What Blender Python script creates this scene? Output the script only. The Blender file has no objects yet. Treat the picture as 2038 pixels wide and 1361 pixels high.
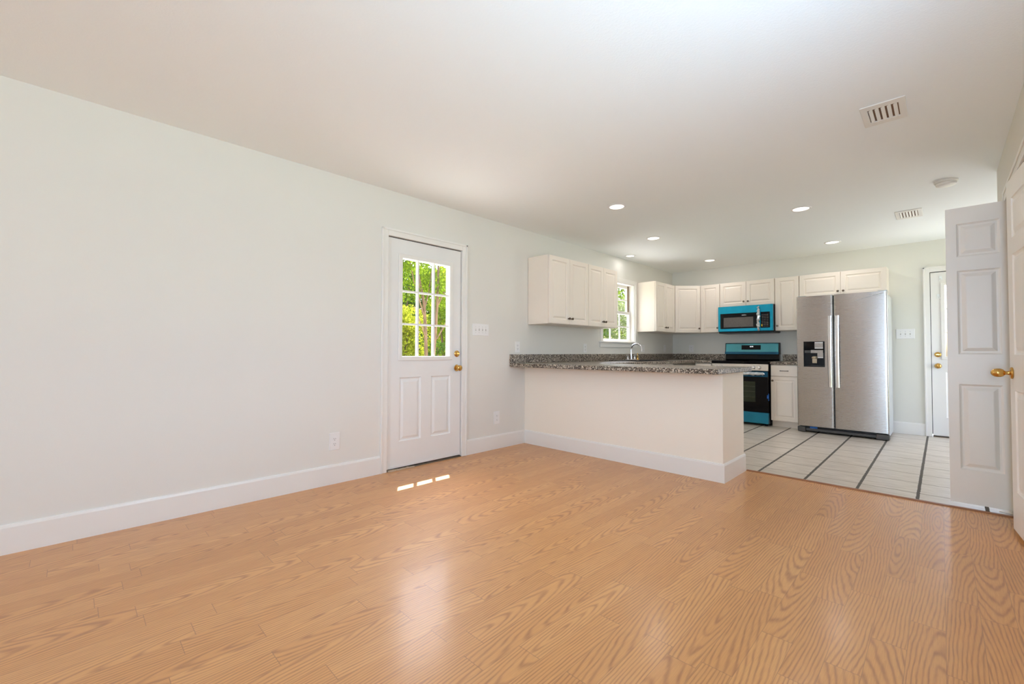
import bpy, bmesh, math, random
from mathutils import Vector, Matrix, Quaternion
import numpy as np

C = bpy.context.scene.collection
sc = bpy.context.scene
PI = math.pi

# ------------------------------------------------------------------ camera, sky, sun, added window light, exposure
CAM = Vector((3.402, 0.0, 1.0365))
YAW, PIT, ROL, FPX = 0.77892, 0.022226, 0.002779, 865.83
f_ = Vector((-math.sin(YAW)*math.cos(PIT), math.cos(YAW)*math.cos(PIT), math.sin(PIT)))
r_ = Vector((math.cos(YAW), math.sin(YAW), 0))
u_ = r_.cross(f_)
r2 = r_*math.cos(ROL)+u_*math.sin(ROL)
u2 = u_*math.cos(ROL)-r_*math.sin(ROL)
cam = bpy.data.objects.new('camera', bpy.data.cameras.new('camera'))
C.objects.link(cam)
cam.matrix_world = Matrix(((r2.x, u2.x, -f_.x, CAM.x), (r2.y, u2.y, -f_.y, CAM.y), (r2.z, u2.z, -f_.z, CAM.z), (0, 0, 0, 1)))
cam.data.sensor_width = 36
cam.data.lens = FPX*36/2038
cam.data.clip_start = 0.02
sc.camera = cam

SUN_STRENGTH = 34.0
SKY_STRENGTH = 1.5
REAR_POWER = 190.0
SIDE_POWER = 68.0
KITCHEN_POWER = 28.0
FILL_TINT = (.555, .76, 1.0)  # bluish tint of the added rear and side fill lights
LAMP_POWER = 3.1

w = bpy.data.worlds.new('sky')
sc.world = w
w.use_nodes = True
nt = w.node_tree
bg = nt.nodes['Background']
sky = nt.nodes.new('ShaderNodeTexSky')
sky.sky_type = 'NISHITA'
sky.sun_disc = False
sky.dust_density = 4.0
sky.air_density = 1.0
sky.ozone_density = 0.5
sky.sun_elevation = math.radians(62)
sky.sun_rotation = math.radians(-60)
nt.links.new(sky.outputs[0], bg.inputs[0])
bg.inputs[1].default_value = SKY_STRENGTH

sl = bpy.data.lights.new('sun', 'SUN')
sl.energy = SUN_STRENGTH
sl.angle = math.radians(0.5)
sl.color = (1, .97, .92)
so = bpy.data.objects.new('sun', sl)
C.objects.link(so)
sd = Vector((0.43, -0.285, -0.985)).normalized()
so.rotation_euler = sd.to_track_quat('-Z', 'Y').to_euler()
so.location = (-6, 4, 12)


def area(name, loc, direction, sx, sy, power, col):
    l = bpy.data.lights.new(name, 'AREA')
    l.shape = 'RECTANGLE'
    l.size, l.size_y = sx, sy
    l.energy = power
    l.color = col
    o = bpy.data.objects.new(name, l)
    C.objects.link(o)
    o.location = loc
    o.rotation_euler = Vector(direction).to_track_quat('-Z', 'Z').to_euler()
    return o


# added fill light at an unseen rear window behind the camera
area('rear_fill', (3.35, -5.12, 1.25), (0, 1, .30), .56, 1.66, REAR_POWER, FILL_TINT)
# added fill light at an unseen side window in the right wall
area('side_fill', (3.86, 1.0, 1.42), (-1, .30, .95), 1.5, 1.3, SIDE_POWER, FILL_TINT)
# added kitchen fill at an unseen glazed door round the corner
area('kitchen_fill', (4.74, 6.75, 1.1), (-1, -.45, .35), 1.0, 1.9, KITCHEN_POWER, (.86, .84, 1.0))

vs = sc.view_settings
vs.view_transform = 'Standard'
vs.look = 'None'
vs.gamma = 1
vs.use_curve_mapping = False
vs.exposure = -0.21
sc.display_settings.display_device = 'sRGB'
cy = sc.cycles
cy.use_denoising = True
cy.max_bounces = 14
cy.diffuse_bounces = 9
cy.glossy_bounces = 5
cy.transparent_max_bounces = 16
cy.caustics_reflective = False
cy.caustics_refractive = False
cy.sample_clamp_indirect = 6


# ------------------------------------------------------------------ materials
def srgb(r, g, b):
    def c(v):
        v /= 255
        return v/12.92 if v <= .04045 else ((v+.055)/1.055)**2.4
    return (c(r), c(g), c(b), 1)


class NT:
    def __init__(s, name):
        s.m = bpy.data.materials.new(name)
        s.m.use_nodes = True
        s.t = s.m.node_tree
        s.b = s.t.nodes['Principled BSDF']
        s.out = s.t.nodes['Material Output']

    def n(s, typ, **k):
        x = s.t.nodes.new(typ)
        for a, v in k.items():
            setattr(x, a, v)
        return x

    def put(s, sock, v):
        if isinstance(v, bpy.types.NodeSocket):
            s.t.links.new(v, sock)
        else:
            sock.default_value = v

    def math(s, op, a, b=None, c=None):
        x = s.n('ShaderNodeMath', operation=op)
        s.put(x.inputs[0], a)
        if b is not None:
            s.put(x.inputs[1], b)
        if c is not None:
            s.put(x.inputs[2], c)
        return x.outputs[0]

    def pos(s):
        return s.n('ShaderNodeNewGeometry').outputs['Position']

    def obj(s):
        return s.n('ShaderNodeTexCoord').outputs['Object']

    def sep(s, v):
        x = s.n('ShaderNodeSeparateXYZ')
        s.put(x.inputs[0], v)
        return x.outputs

    def comb(s, x, y, z=0.0):
        c = s.n('ShaderNodeCombineXYZ')
        s.put(c.inputs[0], x)
        s.put(c.inputs[1], y)
        s.put(c.inputs[2], z)
        return c.outputs[0]

    def noise(s, vec, scale, detail=2, rough=.5, dist=0.0):
        x = s.n('ShaderNodeTexNoise')
        s.put(x.inputs['Vector'], vec)
        x.inputs['Scale'].default_value = scale
        x.inputs['Detail'].default_value = detail
        x.inputs['Roughness'].default_value = rough
        x.inputs['Distortion'].default_value = dist
        return x.outputs['Fac']

    def mix(s, fac, a, b, mode='MIX'):
        x = s.n('ShaderNodeMix', data_type='RGBA', blend_type=mode)
        s.put(x.inputs[0], fac)
        s.put(x.inputs[6], a)
        s.put(x.inputs[7], b)
        return x.outputs[2]

    def ramp(s, fac, stops, interp='LINEAR'):
        x = s.n('ShaderNodeValToRGB')
        x.color_ramp.interpolation = interp
        e = x.color_ramp.elements
        while len(e) < len(stops):
            e.new(.5)
        for k, (p, c) in enumerate(stops):
            e[k].position = p
            e[k].color = c
        s.put(x.inputs[0], fac)
        return x.outputs[0]

    def map(s, v, a, b, c, d):
        x = s.n('ShaderNodeMapRange')
        s.put(x.inputs[0], v)
        for i, q in enumerate((a, b, c, d)):
            x.inputs[i+1].default_value = q
        return x.outputs[0]

    def bump(s, h, strength, dist):
        x = s.n('ShaderNodeBump')
        x.inputs['Strength'].default_value = strength
        x.inputs['Distance'].default_value = dist
        s.put(x.inputs['Height'], h)
        s.put(s.b.inputs['Normal'], x.outputs[0])

    def set(s, **k):
        for a, v in k.items():
            s.put(s.b.inputs[a.replace('_', ' ')], v)
        return s


def plain(name, col, rough=.5, metal=0.0, var=.03, scale=4.0, **k):
    m = NT(name)
    n = m.noise(m.obj(), scale, 3)
    c0 = tuple(max(0, v*(1-var)) for v in col[:3])+(1,)
    c1 = tuple(min(1, v*(1+var)) for v in col[:3])+(1,)
    m.set(Base_Color=m.ramp(n, [(.3, c0), (.7, c1)]), Roughness=rough, Metallic=metal)
    for a, v in k.items():
        m.put(m.b.inputs[a.replace('_', ' ')], v)
    return m.m


def mat_wall(name, col, bs=.12, scale=130, rough=.75):
    m = NT(name)
    p = m.pos()
    n = m.noise(p, 1.3, 2)
    c0 = tuple(v*.985 for v in col[:3])+(1,)
    m.set(Base_Color=m.ramp(n, [(.3, c0), (.7, col)]), Roughness=rough, Specular_IOR_Level=.3)
    m.bump(m.noise(p, scale, 3, .6), bs, .002)
    return m.m


def mat_ceiling():
    m = NT('ceiling_paint')
    p = m.pos()
    n = m.noise(p, 95, 3, .55, .3)
    h = m.map(n, .45, .62, 0, 1)
    m.set(Base_Color=srgb(244, 247, 247), Roughness=.85, Specular_IOR_Level=.2)
    m.bump(h, .10, .003)
    return m.m


def mat_oak():
    m = NT('oak_laminate')
    x, y, z = m.sep(m.pos())
    W = 0.0975
    gx = m.math('ADD', m.math('DIVIDE', x, W), 0.133)
    ix = m.math('FLOOR', gx)
    fx = m.math('SUBTRACT', gx, ix)

    def wn(a, b=0.0, c=0.0):
        t = m.n('ShaderNodeTexWhiteNoise', noise_dimensions='3D')
        m.put(t.inputs['Vector'], m.comb(a, b, c))
        return t.outputs['Value']
    off = wn(ix, 3.7)
    ly = m.math('ADD', m.math('DIVIDE', y, 0.62), m.math('MULTIPLY', off, 7.3))
    iy = m.math('FLOOR', ly)
    fy = m.math('SUBTRACT', ly, iy)
    r1 = wn(ix, iy, 1.1)
    r2_ = wn(ix, iy, 5.3)
    r3 = wn(ix, iy, 9.7)
    # long oval growth rings cut by each strip: arches on some strips, straight grain on the others
    cx = m.math('MULTIPLY', m.math('SUBTRACT', r1, .5), .30)
    cyy = m.math('MULTIPLY', m.math('SUBTRACT', r2_, .5), 1.9)
    lx = m.math('SUBTRACT', m.math('MULTIPLY', m.math('SUBTRACT', fx, .5), W), cx)
    lyy = m.math('MULTIPLY', m.math('SUBTRACT', m.math('MULTIPLY', m.math('SUBTRACT', fy, .5), .62), cyy), .10)
    sv = m.comb(m.math('ADD', x, m.math('MULTIPLY', r3, 9)), m.math('MULTIPLY', y, .22), m.math('MULTIPLY', r1, 20))
    warp = m.math('SUBTRACT', m.noise(sv, 11, 3, .5), .5)
    rr = m.math('SQRT', m.math('ADD', m.math('ADD', m.math('MULTIPLY', lx, lx), m.math('MULTIPLY', lyy, lyy)), 1e-5))
    ph = m.math('ADD', m.math('MULTIPLY', rr, 560), m.math('MULTIPLY', warp, 17))
    ring = m.math('ADD', m.math('MULTIPLY', m.math('SINE', ph), .5), .5)
    line = m.math('POWER', ring, 2.6)
    brk = m.noise(m.comb(m.math('MULTIPLY', x, 1.0), m.math('MULTIPLY', y, .12), r2_), 60, 3, .6)
    line = m.math('MULTIPLY', line, m.map(brk, .3, .62, .35, 1.0))
    fine = m.noise(m.comb(x, m.math('MULTIPLY', y, .03), r3), 420, 3, .65)
    base = m.ramp(r3, [(0, srgb(213, 150, 83)), (.5, srgb(219, 156, 88)), (1, srgb(224, 163, 96))])
    dark = m.ramp(r3, [(0, srgb(154, 92, 42)), (1, srgb(164, 102, 50))])
    col = m.mix(m.math('MULTIPLY', line, .78), base, dark)
    col = m.mix(m.map(fine, .35, .72, 0, .32), col, srgb(168, 108, 57))
    # seams: strip edges fine, plank edges (every second strip) a little deeper, block ends
    ex = m.math('MULTIPLY', m.math('MINIMUM', fx, m.math('SUBTRACT', 1, fx)), W)
    ey = m.math('MULTIPLY', m.math('MINIMUM', fy, m.math('SUBTRACT', 1, fy)), .62)
    seam = m.math('MAXIMUM', m.map(ex, .0004, .0013, .45, 0), m.map(ey, .0006, .0017, .55, 0))
    col = m.mix(seam, col, srgb(128, 82, 52))
    m.set(Base_Color=col, Roughness=m.map(fine, .2, .8, .44, .52), Specular_IOR_Level=1.0, Coat_Weight=.5, Coat_Roughness=.2)
    m.bump(m.math('SUBTRACT', 1, m.math('ADD', m.math('MULTIPLY', line, .25), seam)), .05, .001)
    return m.m


def mat_tile():
    m = NT('kitchen_tile')
    x, y, z = m.sep(m.pos())
    T = .338
    gx = m.math('DIVIDE', m.math('SUBTRACT', x, 2.252), T)
    ix = m.math('FLOOR', gx)
    fx = m.math('SUBTRACT', gx, ix)
    gy = m.math('DIVIDE', m.math('SUBTRACT', y, 4.409), .3435)
    iy = m.math('FLOOR', gy)
    fy = m.math('SUBTRACT', gy, iy)
    t = m.n('ShaderNodeTexWhiteNoise', noise_dimensions='3D')
    m.put(t.inputs['Vector'], m.comb(ix, iy, 2.2))
    r = t.outputs['Value']
    st = m.noise(m.comb(m.math('MULTIPLY', x, .18), y, m.math('MULTIPLY', r, 30)), 38, 4, .6)
    col = m.ramp(st, [(.3, srgb(190, 178, 162)), (.7, srgb(228, 218, 206))])
    col = m.mix(m.math('MULTIPLY', r, .12), col, srgb(186, 172, 154))
    wob = m.math('MULTIPLY', m.math('SUBTRACT', m.noise(m.pos(), 30, 2), .5), .009)
    ex = m.math('ADD', m.math('MULTIPLY', m.math('MINIMUM', fx, m.math('SUBTRACT', 1, fx)), T), wob)
    ey = m.math('ADD', m.math('MULTIPLY', m.math('MINIMUM', fy, m.math('SUBTRACT', 1, fy)), T), m.math('MULTIPLY', wob, .3))
    gxl = m.map(ex, .0085, .0105, 1, 0)
    gyl = m.map(ey, .0036, .0052, 1, 0)
    col = m.mix(gyl, col, srgb(134, 116, 98))
    col = m.mix(gxl, col, srgb(92, 86, 78))
    g = m.math('MAXIMUM', gxl, gyl)
    m.set(Base_Color=col, Roughness=m.map(g, 0, 1, .3, .85))
    m.bump(m.math('SUBTRACT', 1, g), .3, .002)
    return m.m


def mat_granite():
    m = NT('speckled_laminate')
    p = m.pos()
    v = m.n('ShaderNodeTexVoronoi', feature='F1')
    m.put(v.inputs['Vector'], p)
    v.inputs['Scale'].default_value = 125
    s = m.sep(v.outputs['Color'])
    n = m.noise(p, 170, 2, .7)
    a = m.math('ADD', m.math('MULTIPLY', s[0], .7), m.math('MULTIPLY', n, .35))
    col = m.ramp(a, [(0, srgb(38, 30, 24)), (.36, srgb(66, 54, 44)), (.5, srgb(108, 95, 82)), (.66, srgb(136, 122, 106)), (.78, srgb(198, 186, 168)), (1, srgb(218, 208, 194))])
    m.set(Base_Color=col, Roughness=.36)
    return m.m


def mat_steel(name, col, rough=.34, aniso=True):
    m = NT(name)
    x, y, z = m.sep(m.obj())
    br = m.noise(m.comb(m.math('MULTIPLY', x, .02), m.math('MULTIPLY', y, .02), z), 900, 2, .6)
    c0 = tuple(v*.97 for v in col[:3])+(1,)
    m.set(Base_Color=m.ramp(br, [(.3, c0), (.7, col)]), Metallic=1.0, Roughness=m.map(br, .3, .7, rough-.03, rough+.03))
    if aniso:
        tg = m.n('ShaderNodeTangent', direction_type='RADIAL', axis='Z')
        m.set(Tangent=tg.outputs[0], Anisotropic=.75, Anisotropic_Rotation=.25)
    return m.m


def mat_glass(name='window_glass', tint=(1, 1, 1, 1)):
    m = NT(name)
    t = m.t
    t.nodes.remove(m.b)
    tr = m.n('ShaderNodeBsdfTransparent')
    tr.inputs[0].default_value = tint
    gl = m.n('ShaderNodeBsdfGlossy')
    gl.inputs['Roughness'].default_value = .02
    lw = m.n('ShaderNodeLayerWeight')
    lw.inputs[0].default_value = .5
    fac = m.math('ADD', m.math('MULTIPLY', m.math('POWER', lw.outputs['Facing'], 5.0), .9), .03)
    mx = m.n('ShaderNodeMixShader')
    t.links.new(fac, mx.inputs[0])
    t.links.new(tr.outputs[0], mx.inputs[1])
    t.links.new(gl.outputs[0], mx.inputs[2])
    t.links.new(mx.outputs[0], m.out.inputs[0])
    return m.m


def mat_leaf(name, c0, c1, trans=.42):
    m = NT(name)
    t = m.t
    t.nodes.remove(m.b)
    p = m.pos()
    col = m.ramp(m.noise(p, 3.2, 3, .6), [(.3, c0), (.7, c1)])
    d = m.n('ShaderNodeBsdfDiffuse')
    tl = m.n('ShaderNodeBsdfTranslucent')
    t.links.new(col, d.inputs[0])
    t.links.new(col, tl.inputs[0])
    mx = m.n('ShaderNodeMixShader')
    mx.inputs[0].default_value = trans
    t.links.new(d.outputs[0], mx.inputs[1])
    t.links.new(tl.outputs[0], mx.inputs[2])
    t.links.new(mx.outputs[0], m.out.inputs[0])
    return m.m


def mat_emit(name, col, s):
    m = NT(name)
    m.set(Base_Color=(.8, .8, .8, 1), Emission_Color=col, Emission_Strength=s)
    return m.m


def mat_grass():
    m = NT('grass_ground')
    p = m.pos()
    n = m.noise(p, 9, 4, .7)
    m.set(Base_Color=m.ramp(n, [(.3, srgb(96, 108, 62)), (.7, srgb(140, 150, 96))]), Roughness=.9)
    m.bump(n, .5, .05)
    return m.m


def mat_bark():
    m = NT('smooth_bark')
    x, y, z = m.sep(m.pos())
    n = m.noise(m.comb(x, y, m.math('MULTIPLY', z, .25)), 22, 4, .6)
    m.set(Base_Color=m.ramp(n, [(.3, srgb(72, 52, 34)), (.7, srgb(108, 82, 58))]), Roughness=.8)
    m.bump(n, .3, .01)
    return m.m


M = dict(
    wall=mat_wall('wall_paint', srgb(229, 226, 219)),
    kwall=mat_wall('kitchen_wall_paint', srgb(229, 227, 219)),
    pen=mat_wall('peninsula_paint', srgb(245, 236, 222)),
    ceil=mat_ceiling(),
    trim=plain('trim_white', srgb(236, 233, 228), .35, var=.01),
    door=plain('door_white', srgb(234, 232, 229), .4, var=.012),
    leafdoor=plain('interior_door_white', srgb(246, 242, 236), .35, var=.012),
    cab=plain('cabinet_cream', srgb(238, 227, 214), .38, var=.012),
    cabin=plain('cabinet_side', srgb(240, 236, 230), .4, var=.012),
    oak=mat_oak(), tile=mat_tile(), granite=mat_granite(),
    steel=mat_steel('brushed_steel', (.46, .43, .405, 1), .27),
    bright=mat_steel('polished_steel_handle', (.86, .86, .86, 1), .25),
    chrome=plain('chrome', (.8, .8, .82, 1), .1, 1.0, .01),
    brass=plain('polished_brass', srgb(214, 170, 96), .2, 1.0, .05, 30),
    nickel=plain('aged_nickel', srgb(120, 108, 94), .3, 1.0, .1, 40),
    pewter=plain('dark_pewter', srgb(88, 76, 64), .35, 1.0, .1, 40),
    glass=mat_glass(),
    bglass=plain('black_glass', (.004, .004, .005, 1), .08, 0, .1, Specular_IOR_Level=.18),
    black=plain('black_plastic', (.009, .009, .01, 1), .35, 0, .1, Specular_IOR_Level=.25),
    dgrey=plain('dark_grey_plastic', srgb(66, 64, 62), .4, 0, .05),
    film=plain('blue_protective_film', srgb(6, 156, 190), .2, .5, .12, 7),
    film2=plain('blue_film_backguard', srgb(78, 160, 172), .25, .45, .06, 6),
    film3=plain('dark_blue_film', srgb(6, 84, 116), .25, .4, .06, 6),
    film4=plain('blue_film_drawer', srgb(34, 134, 168), .3, .4, .08, 5),
    tape=plain('blue_tape', srgb(20, 92, 170), .5, 0, .1, 20),
    wrap=plain('clear_wrap', srgb(205, 208, 208), .18, .35, .25, 45),
    plastic=plain('white_plastic', srgb(236, 234, 232), .35, 0, .01),
    offslot=plain('socket_slot', srgb(70, 66, 62), .5, 0, .02),
    fridgeside=plain('fridge_side_grey', srgb(196, 199, 198), .4, 0.1, .03),
    paper=plain('label_paper', srgb(236, 240, 242), .6, 0, .02),
    labelblue=plain('label_blue', srgb(48, 130, 178), .6, 0, .05),
    manual=plain('grey_print', srgb(176, 170, 166), .5, 0, .12, 40),
    yellow=plain('yellow_sticker', srgb(232, 190, 30), .5, 0, .05),
    ventm=plain('vent_enamel', srgb(232, 228, 222), .45, 0, .02),
    duct=plain('vent_duct', srgb(128, 100, 78), .9, 0, .2, 40),
    smoke=plain('detector_plastic', srgb(226, 222, 214), .45, 0, .02),
    lens=mat_emit('light_lens', (1, .94, .84, 1), 3.0),
    display=mat_emit('clock_digits', (.9, .97, 1, 1), 1.2),
    dmetal=plain('threshold_aluminium', srgb(120, 108, 96), .45, .8, .15, 20),
    oaktrim=plain('oak_transition', srgb(150, 96, 58), .35, 0, .1, 20),
    rawwood=plain('raw_wood_shim', srgb(190, 170, 146), .7, 0, .12, 30),
    concrete=plain('bounce_slab_concrete', srgb(228, 226, 220), .9, 0, .05, 3),  # very pale, so the added slab bounces more sun
    grass=mat_grass(), bark=mat_bark(),
    siding=plain('soffit_white', srgb(225, 225, 222), .6, 0, .02),
    screen=plain('window_screen_edge', srgb(150, 128, 104), .6, 0, .05),
    leafA=mat_leaf('leaf_mid_green', srgb(56, 78, 16), srgb(104, 122, 32)),
    leafB=mat_leaf('leaf_yellow_green', srgb(112, 120, 28), srgb(156, 160, 52)),
    leafC=mat_leaf('leaf_dark_green', srgb(34, 56, 20), srgb(68, 92, 32)),
    leafD=mat_leaf('leaf_blue_green', srgb(70, 82, 52), srgb(122, 130, 92)),
    hose=plain('white_cord', srgb(225, 222, 214), .5, 0, .02),
)


# ------------------------------------------------------------------ object helpers
def tag(o, label=None, cat=None, group=None, kind=None):
    if label:
        o['label'] = label
    if cat:
        o['category'] = cat
    if group:
        o['group'] = group
    if kind:
        o['kind'] = kind
    return o


def thing(name, label, cat, loc=(0, 0, 0), rotz=0.0, group=None, kind=None):
    o = bpy.data.objects.new(name, None)
    C.objects.link(o)
    o.location = loc
    o.rotation_euler = (0, 0, rotz)
    o.empty_display_size = .1
    return tag(o, label, cat, group, kind)


def obj(name, bm, mat, parent=None, bevel=0, smooth=False, seg=2, angle=35):
    me = bpy.data.meshes.new(name)
    bmesh.ops.recalc_face_normals(bm, faces=bm.faces[:])
    bm.to_mesh(me)
    bm.free()
    for k in (mat if isinstance(mat, (list, tuple)) else [mat]):
        me.materials.append(M[k] if isinstance(k, str) else k)
    o = bpy.data.objects.new(name, me)
    C.objects.link(o)
    o.parent = parent
    if smooth:
        for p in me.polygons:
            p.use_smooth = True
        try:
            me.set_sharp_from_angle(angle=math.radians(angle))
        except Exception:
            pass
    if bevel:
        b = o.modifiers.new('bevel', 'BEVEL')
        b.width = bevel
        b.segments = seg
        b.limit_method = 'ANGLE'
        b.angle_limit = math.radians(40)
        b.harden_normals = False
    return o


def box(bm, x0, x1, y0, y1, z0, z1, mi=0):
    vs_ = [bm.verts.new(p) for p in ((x0, y0, z0), (x1, y0, z0), (x1, y1, z0), (x0, y1, z0), (x0, y0, z1), (x1, y0, z1), (x1, y1, z1), (x0, y1, z1))]
    for q in ((0, 3, 2, 1), (4, 5, 6, 7), (0, 1, 5, 4), (1, 2, 6, 5), (2, 3, 7, 6), (3, 0, 4, 7)):
        fc = bm.faces.new([vs_[i] for i in q])
        fc.material_index = mi
    return vs_


def B(*a):
    bm = bmesh.new()
    box(bm, *a)
    return bm


def prism(bm, prof, axis, a, b):
    """Extrude a closed 2D profile along an axis. axis x: prof=(y,z); y: prof=(x,z); z: prof=(x,y)."""
    def mk(p, t):
        return {'x': (t, p[0], p[1]), 'y': (p[0], t, p[1]), 'z': (p[0], p[1], t)}[axis]
    A = [bm.verts.new(mk(p, a)) for p in prof]
    Bv = [bm.verts.new(mk(p, b)) for p in prof]
    n = len(prof)
    bm.faces.new(A)
    bm.faces.new(Bv[::-1])
    for i in range(n):
        bm.faces.new((A[i], Bv[i], Bv[(i+1) % n], A[(i+1) % n]))


def lathe(bm, prof, n=24, mat=Matrix.Identity(4), mi=0):
    """prof: list of (r, h) revolved round local z, then transformed by mat."""
    rings = []
    for r, h in prof:
        if r < 1e-6:
            rings.append([bm.verts.new(mat @ Vector((0, 0, h)))])
        else:
            rings.append([bm.verts.new(mat @ Vector((r*math.cos(2*PI*k/n), r*math.sin(2*PI*k/n), h))) for k in range(n)])
    for A, Bv in zip(rings, rings[1:]):
        for k in range(n):
            k2 = (k+1) % n
            if len(A) == 1 and len(Bv) == 1:
                continue
            if len(A) == 1:
                fc = bm.faces.new((A[0], Bv[k], Bv[k2]))
            elif len(Bv) == 1:
                fc = bm.faces.new((A[k], A[k2], Bv[0]))
            else:
                fc = bm.faces.new((A[k], A[k2], Bv[k2], Bv[k]))
            fc.material_index = mi
    if len(rings[0]) > 1:
        bm.faces.new(rings[0][::-1])
    if len(rings[-1]) > 1:
        bm.faces.new(rings[-1])


def tube(bm, pts, rad, n=10, cap=True):
    pts = [Vector(p) for p in pts]
    rads = rad if isinstance(rad, (list, tuple)) else [rad]*len(pts)
    t0 = (pts[1]-pts[0]).normalized()
    up = Vector((0, 0, 1)) if abs(t0.z) < .9 else Vector((1, 0, 0))
    nrm = t0.cross(up).normalized()
    rings = []
    for i, p in enumerate(pts):
        t = (pts[min(i+1, len(pts)-1)]-pts[max(i-1, 0)]).normalized()
        nrm = (nrm-t*nrm.dot(t)).normalized()
        bn = t.cross(nrm)
        rings.append([bm.verts.new(p+(nrm*math.cos(2*PI*k/n)+bn*math.sin(2*PI*k/n))*rads[i]) for k in range(n)])
    for A, Bv in zip(rings, rings[1:]):
        for k in range(n):
            bm.faces.new((A[k], A[(k+1) % n], Bv[(k+1) % n], Bv[k]))
    if cap:
        bm.faces.new(rings[0][::-1])
        bm.faces.new(rings[-1])


def to_dir(p, d):
    """matrix that puts local z along d at p"""
    return Matrix.Translation(p) @ Vector(d).to_track_quat('Z', 'Y').to_matrix().to_4x4()


def grid_solid(bm, us, vs2, inside, t0, t1, place, mi=None):
    """cells of a 2D grid extruded from t0 to t1; place(u, v, t) -> xyz. Holes where inside() is false."""
    us, vs2 = sorted(set(us)), sorted(set(vs2))
    cell = {(i, j): inside((us[i]+us[i+1])/2, (vs2[j]+vs2[j+1])/2) for i in range(len(us)-1) for j in range(len(vs2)-1)}
    vc = {}

    def V(i, j, t):
        k = (i, j, t)
        if k not in vc:
            vc[k] = bm.verts.new(place(us[i], vs2[j], t))
        return vc[k]
    for (i, j), ins in cell.items():
        if not ins:
            continue
        m = mi((us[i]+us[i+1])/2, (vs2[j]+vs2[j+1])/2) if mi else 0
        fs = [bm.faces.new([V(a, b, t0) for a, b in ((i, j), (i, j+1), (i+1, j+1), (i+1, j))]),
              bm.faces.new([V(a, b, t1) for a, b in ((i, j), (i+1, j), (i+1, j+1), (i, j+1))])]
        for di, dj, e in ((-1, 0, ((i, j), (i, j+1))), (1, 0, ((i+1, j), (i+1, j+1))), (0, -1, ((i, j), (i+1, j))), (0, 1, ((i, j+1), (i+1, j+1)))):
            if not cell.get((i+di, j+dj), False):
                (a, b), (c, d) = e
                fs.append(bm.faces.new((V(a, b, t0), V(c, d, t0), V(c, d, t1), V(a, b, t1))))
        for fc in fs:
            fc.material_index = m


def rects(rs):
    return lambda u, v: any(a < u < b and c < v < d for a, b, c, d in rs)


DOORPROF = [(0, 0), (.004, .006), (.011, .010), (.020, .010), (.040, .002), (.044, .0015)]
CABPROF = [(0, 0), (.003, .006), (.008, .009), (.014, .009), (.030, .0015), (.033, .001)]


def panel_slab(bm, w, h, t, panels, prof, holes=(), x0=0.0, z0=0.0):
    """a board x0..x0+w, z0..z0+h, front face at y=0 looking -y, with raised panels (moulded rings) and through holes"""
    allr = list(panels)+list(holes)
    xs = sorted({0, w, *[r[0] for r in allr], *[r[1] for r in allr]})
    zs = sorted({0, h, *[r[2] for r in allr], *[r[3] for r in allr]})
    vc = {}

    def V(x, y, z):
        k = (round(x, 5), round(y, 5), round(z, 5))
        if k not in vc:
            vc[k] = bm.verts.new((x+x0, y, z+z0))
        return vc[k]

    def inr(x, z, rs):
        return any(a < x < b and c < z < d for a, b, c, d in rs)
    for i in range(len(xs)-1):
        for j in range(len(zs)-1):
            mx, mz = (xs[i]+xs[i+1])/2, (zs[j]+zs[j+1])/2
            q = ((xs[i], zs[j]), (xs[i+1], zs[j]), (xs[i+1], zs[j+1]), (xs[i], zs[j+1]))
            if not inr(mx, mz, allr):
                bm.faces.new([V(a, 0, b) for a, b in q])
            if not inr(mx, mz, holes):
                bm.faces.new([V(a, t, b) for a, b in q][::-1])
    for i in range(len(xs)-1):
        for z in (0, h):
            bm.faces.new([V(xs[i], 0, z), V(xs[i+1], 0, z), V(xs[i+1], t, z), V(xs[i], t, z)])
    for j in range(len(zs)-1):
        for x in (0, w):
            bm.faces.new([V(x, 0, zs[j]), V(x, 0, zs[j+1]), V(x, t, zs[j+1]), V(x, t, zs[j])])
    for a, b, c, d in holes:
        for p, q in (((a, c), (b, c)), ((b, c), (b, d)), ((b, d), (a, d)), ((a, d), (a, c))):
            bm.faces.new([V(p[0], 0, p[1]), V(q[0], 0, q[1]), V(q[0], t, q[1]), V(p[0], t, p[1])])
    for a, b, c, d in panels:
        prev = None
        for ins, dep in prof:
            L = [bm.verts.new((x+x0, dep, z+z0)) for x, z in ((a+ins, c+ins), (b-ins, c+ins), (b-ins, d-ins), (a+ins, d-ins))]
            if prev:
                for k in range(4):
                    bm.faces.new((prev[k], prev[(k+1) % 4], L[(k+1) % 4], L[k]))
            prev = L
        bm.faces.new(prev)
    bmesh.ops.remove_doubles(bm, verts=bm.verts[:], dist=1e-5)


def frame_ring(bm, a, b, c, d, wd, y0, y1):
    """rectangular frame in xz between outer a..b, c..d and inner inset wd; y0..y1 deep"""
    grid_solid(bm, [a, a+wd, b-wd, b], [c, c+wd, d-wd, d], lambda u, v: not (a+wd < u < b-wd and c+wd < v < d-wd), y0, y1, lambda u, v, t: (u, t, v))


def casing(bm, a, b, top, wd, sides='lr', z0=0.0, step=True):
    """flat door casing with a backband, local xz, y from -0.018 (room side) to 0; a,b inner edges"""
    for x0, x1, s in ((a-wd, a, 'l'), (b, b+wd, 'r')):
        if s in sides:
            box(bm, x0, x1, -.014, 0, z0, top+wd)
            xo = x0 if s == 'l' else x1-.018
            box(bm, xo, xo+.018, -.021, -.014, z0, top+wd)
    box(bm, a if 'l' in sides else a, b, -.014, 0, top, top+wd)
    box(bm, a-(wd if 'l' in sides else 0), b+(wd if 'r' in sides else 0), -.021, -.014, top+wd-.018, top+wd)


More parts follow.
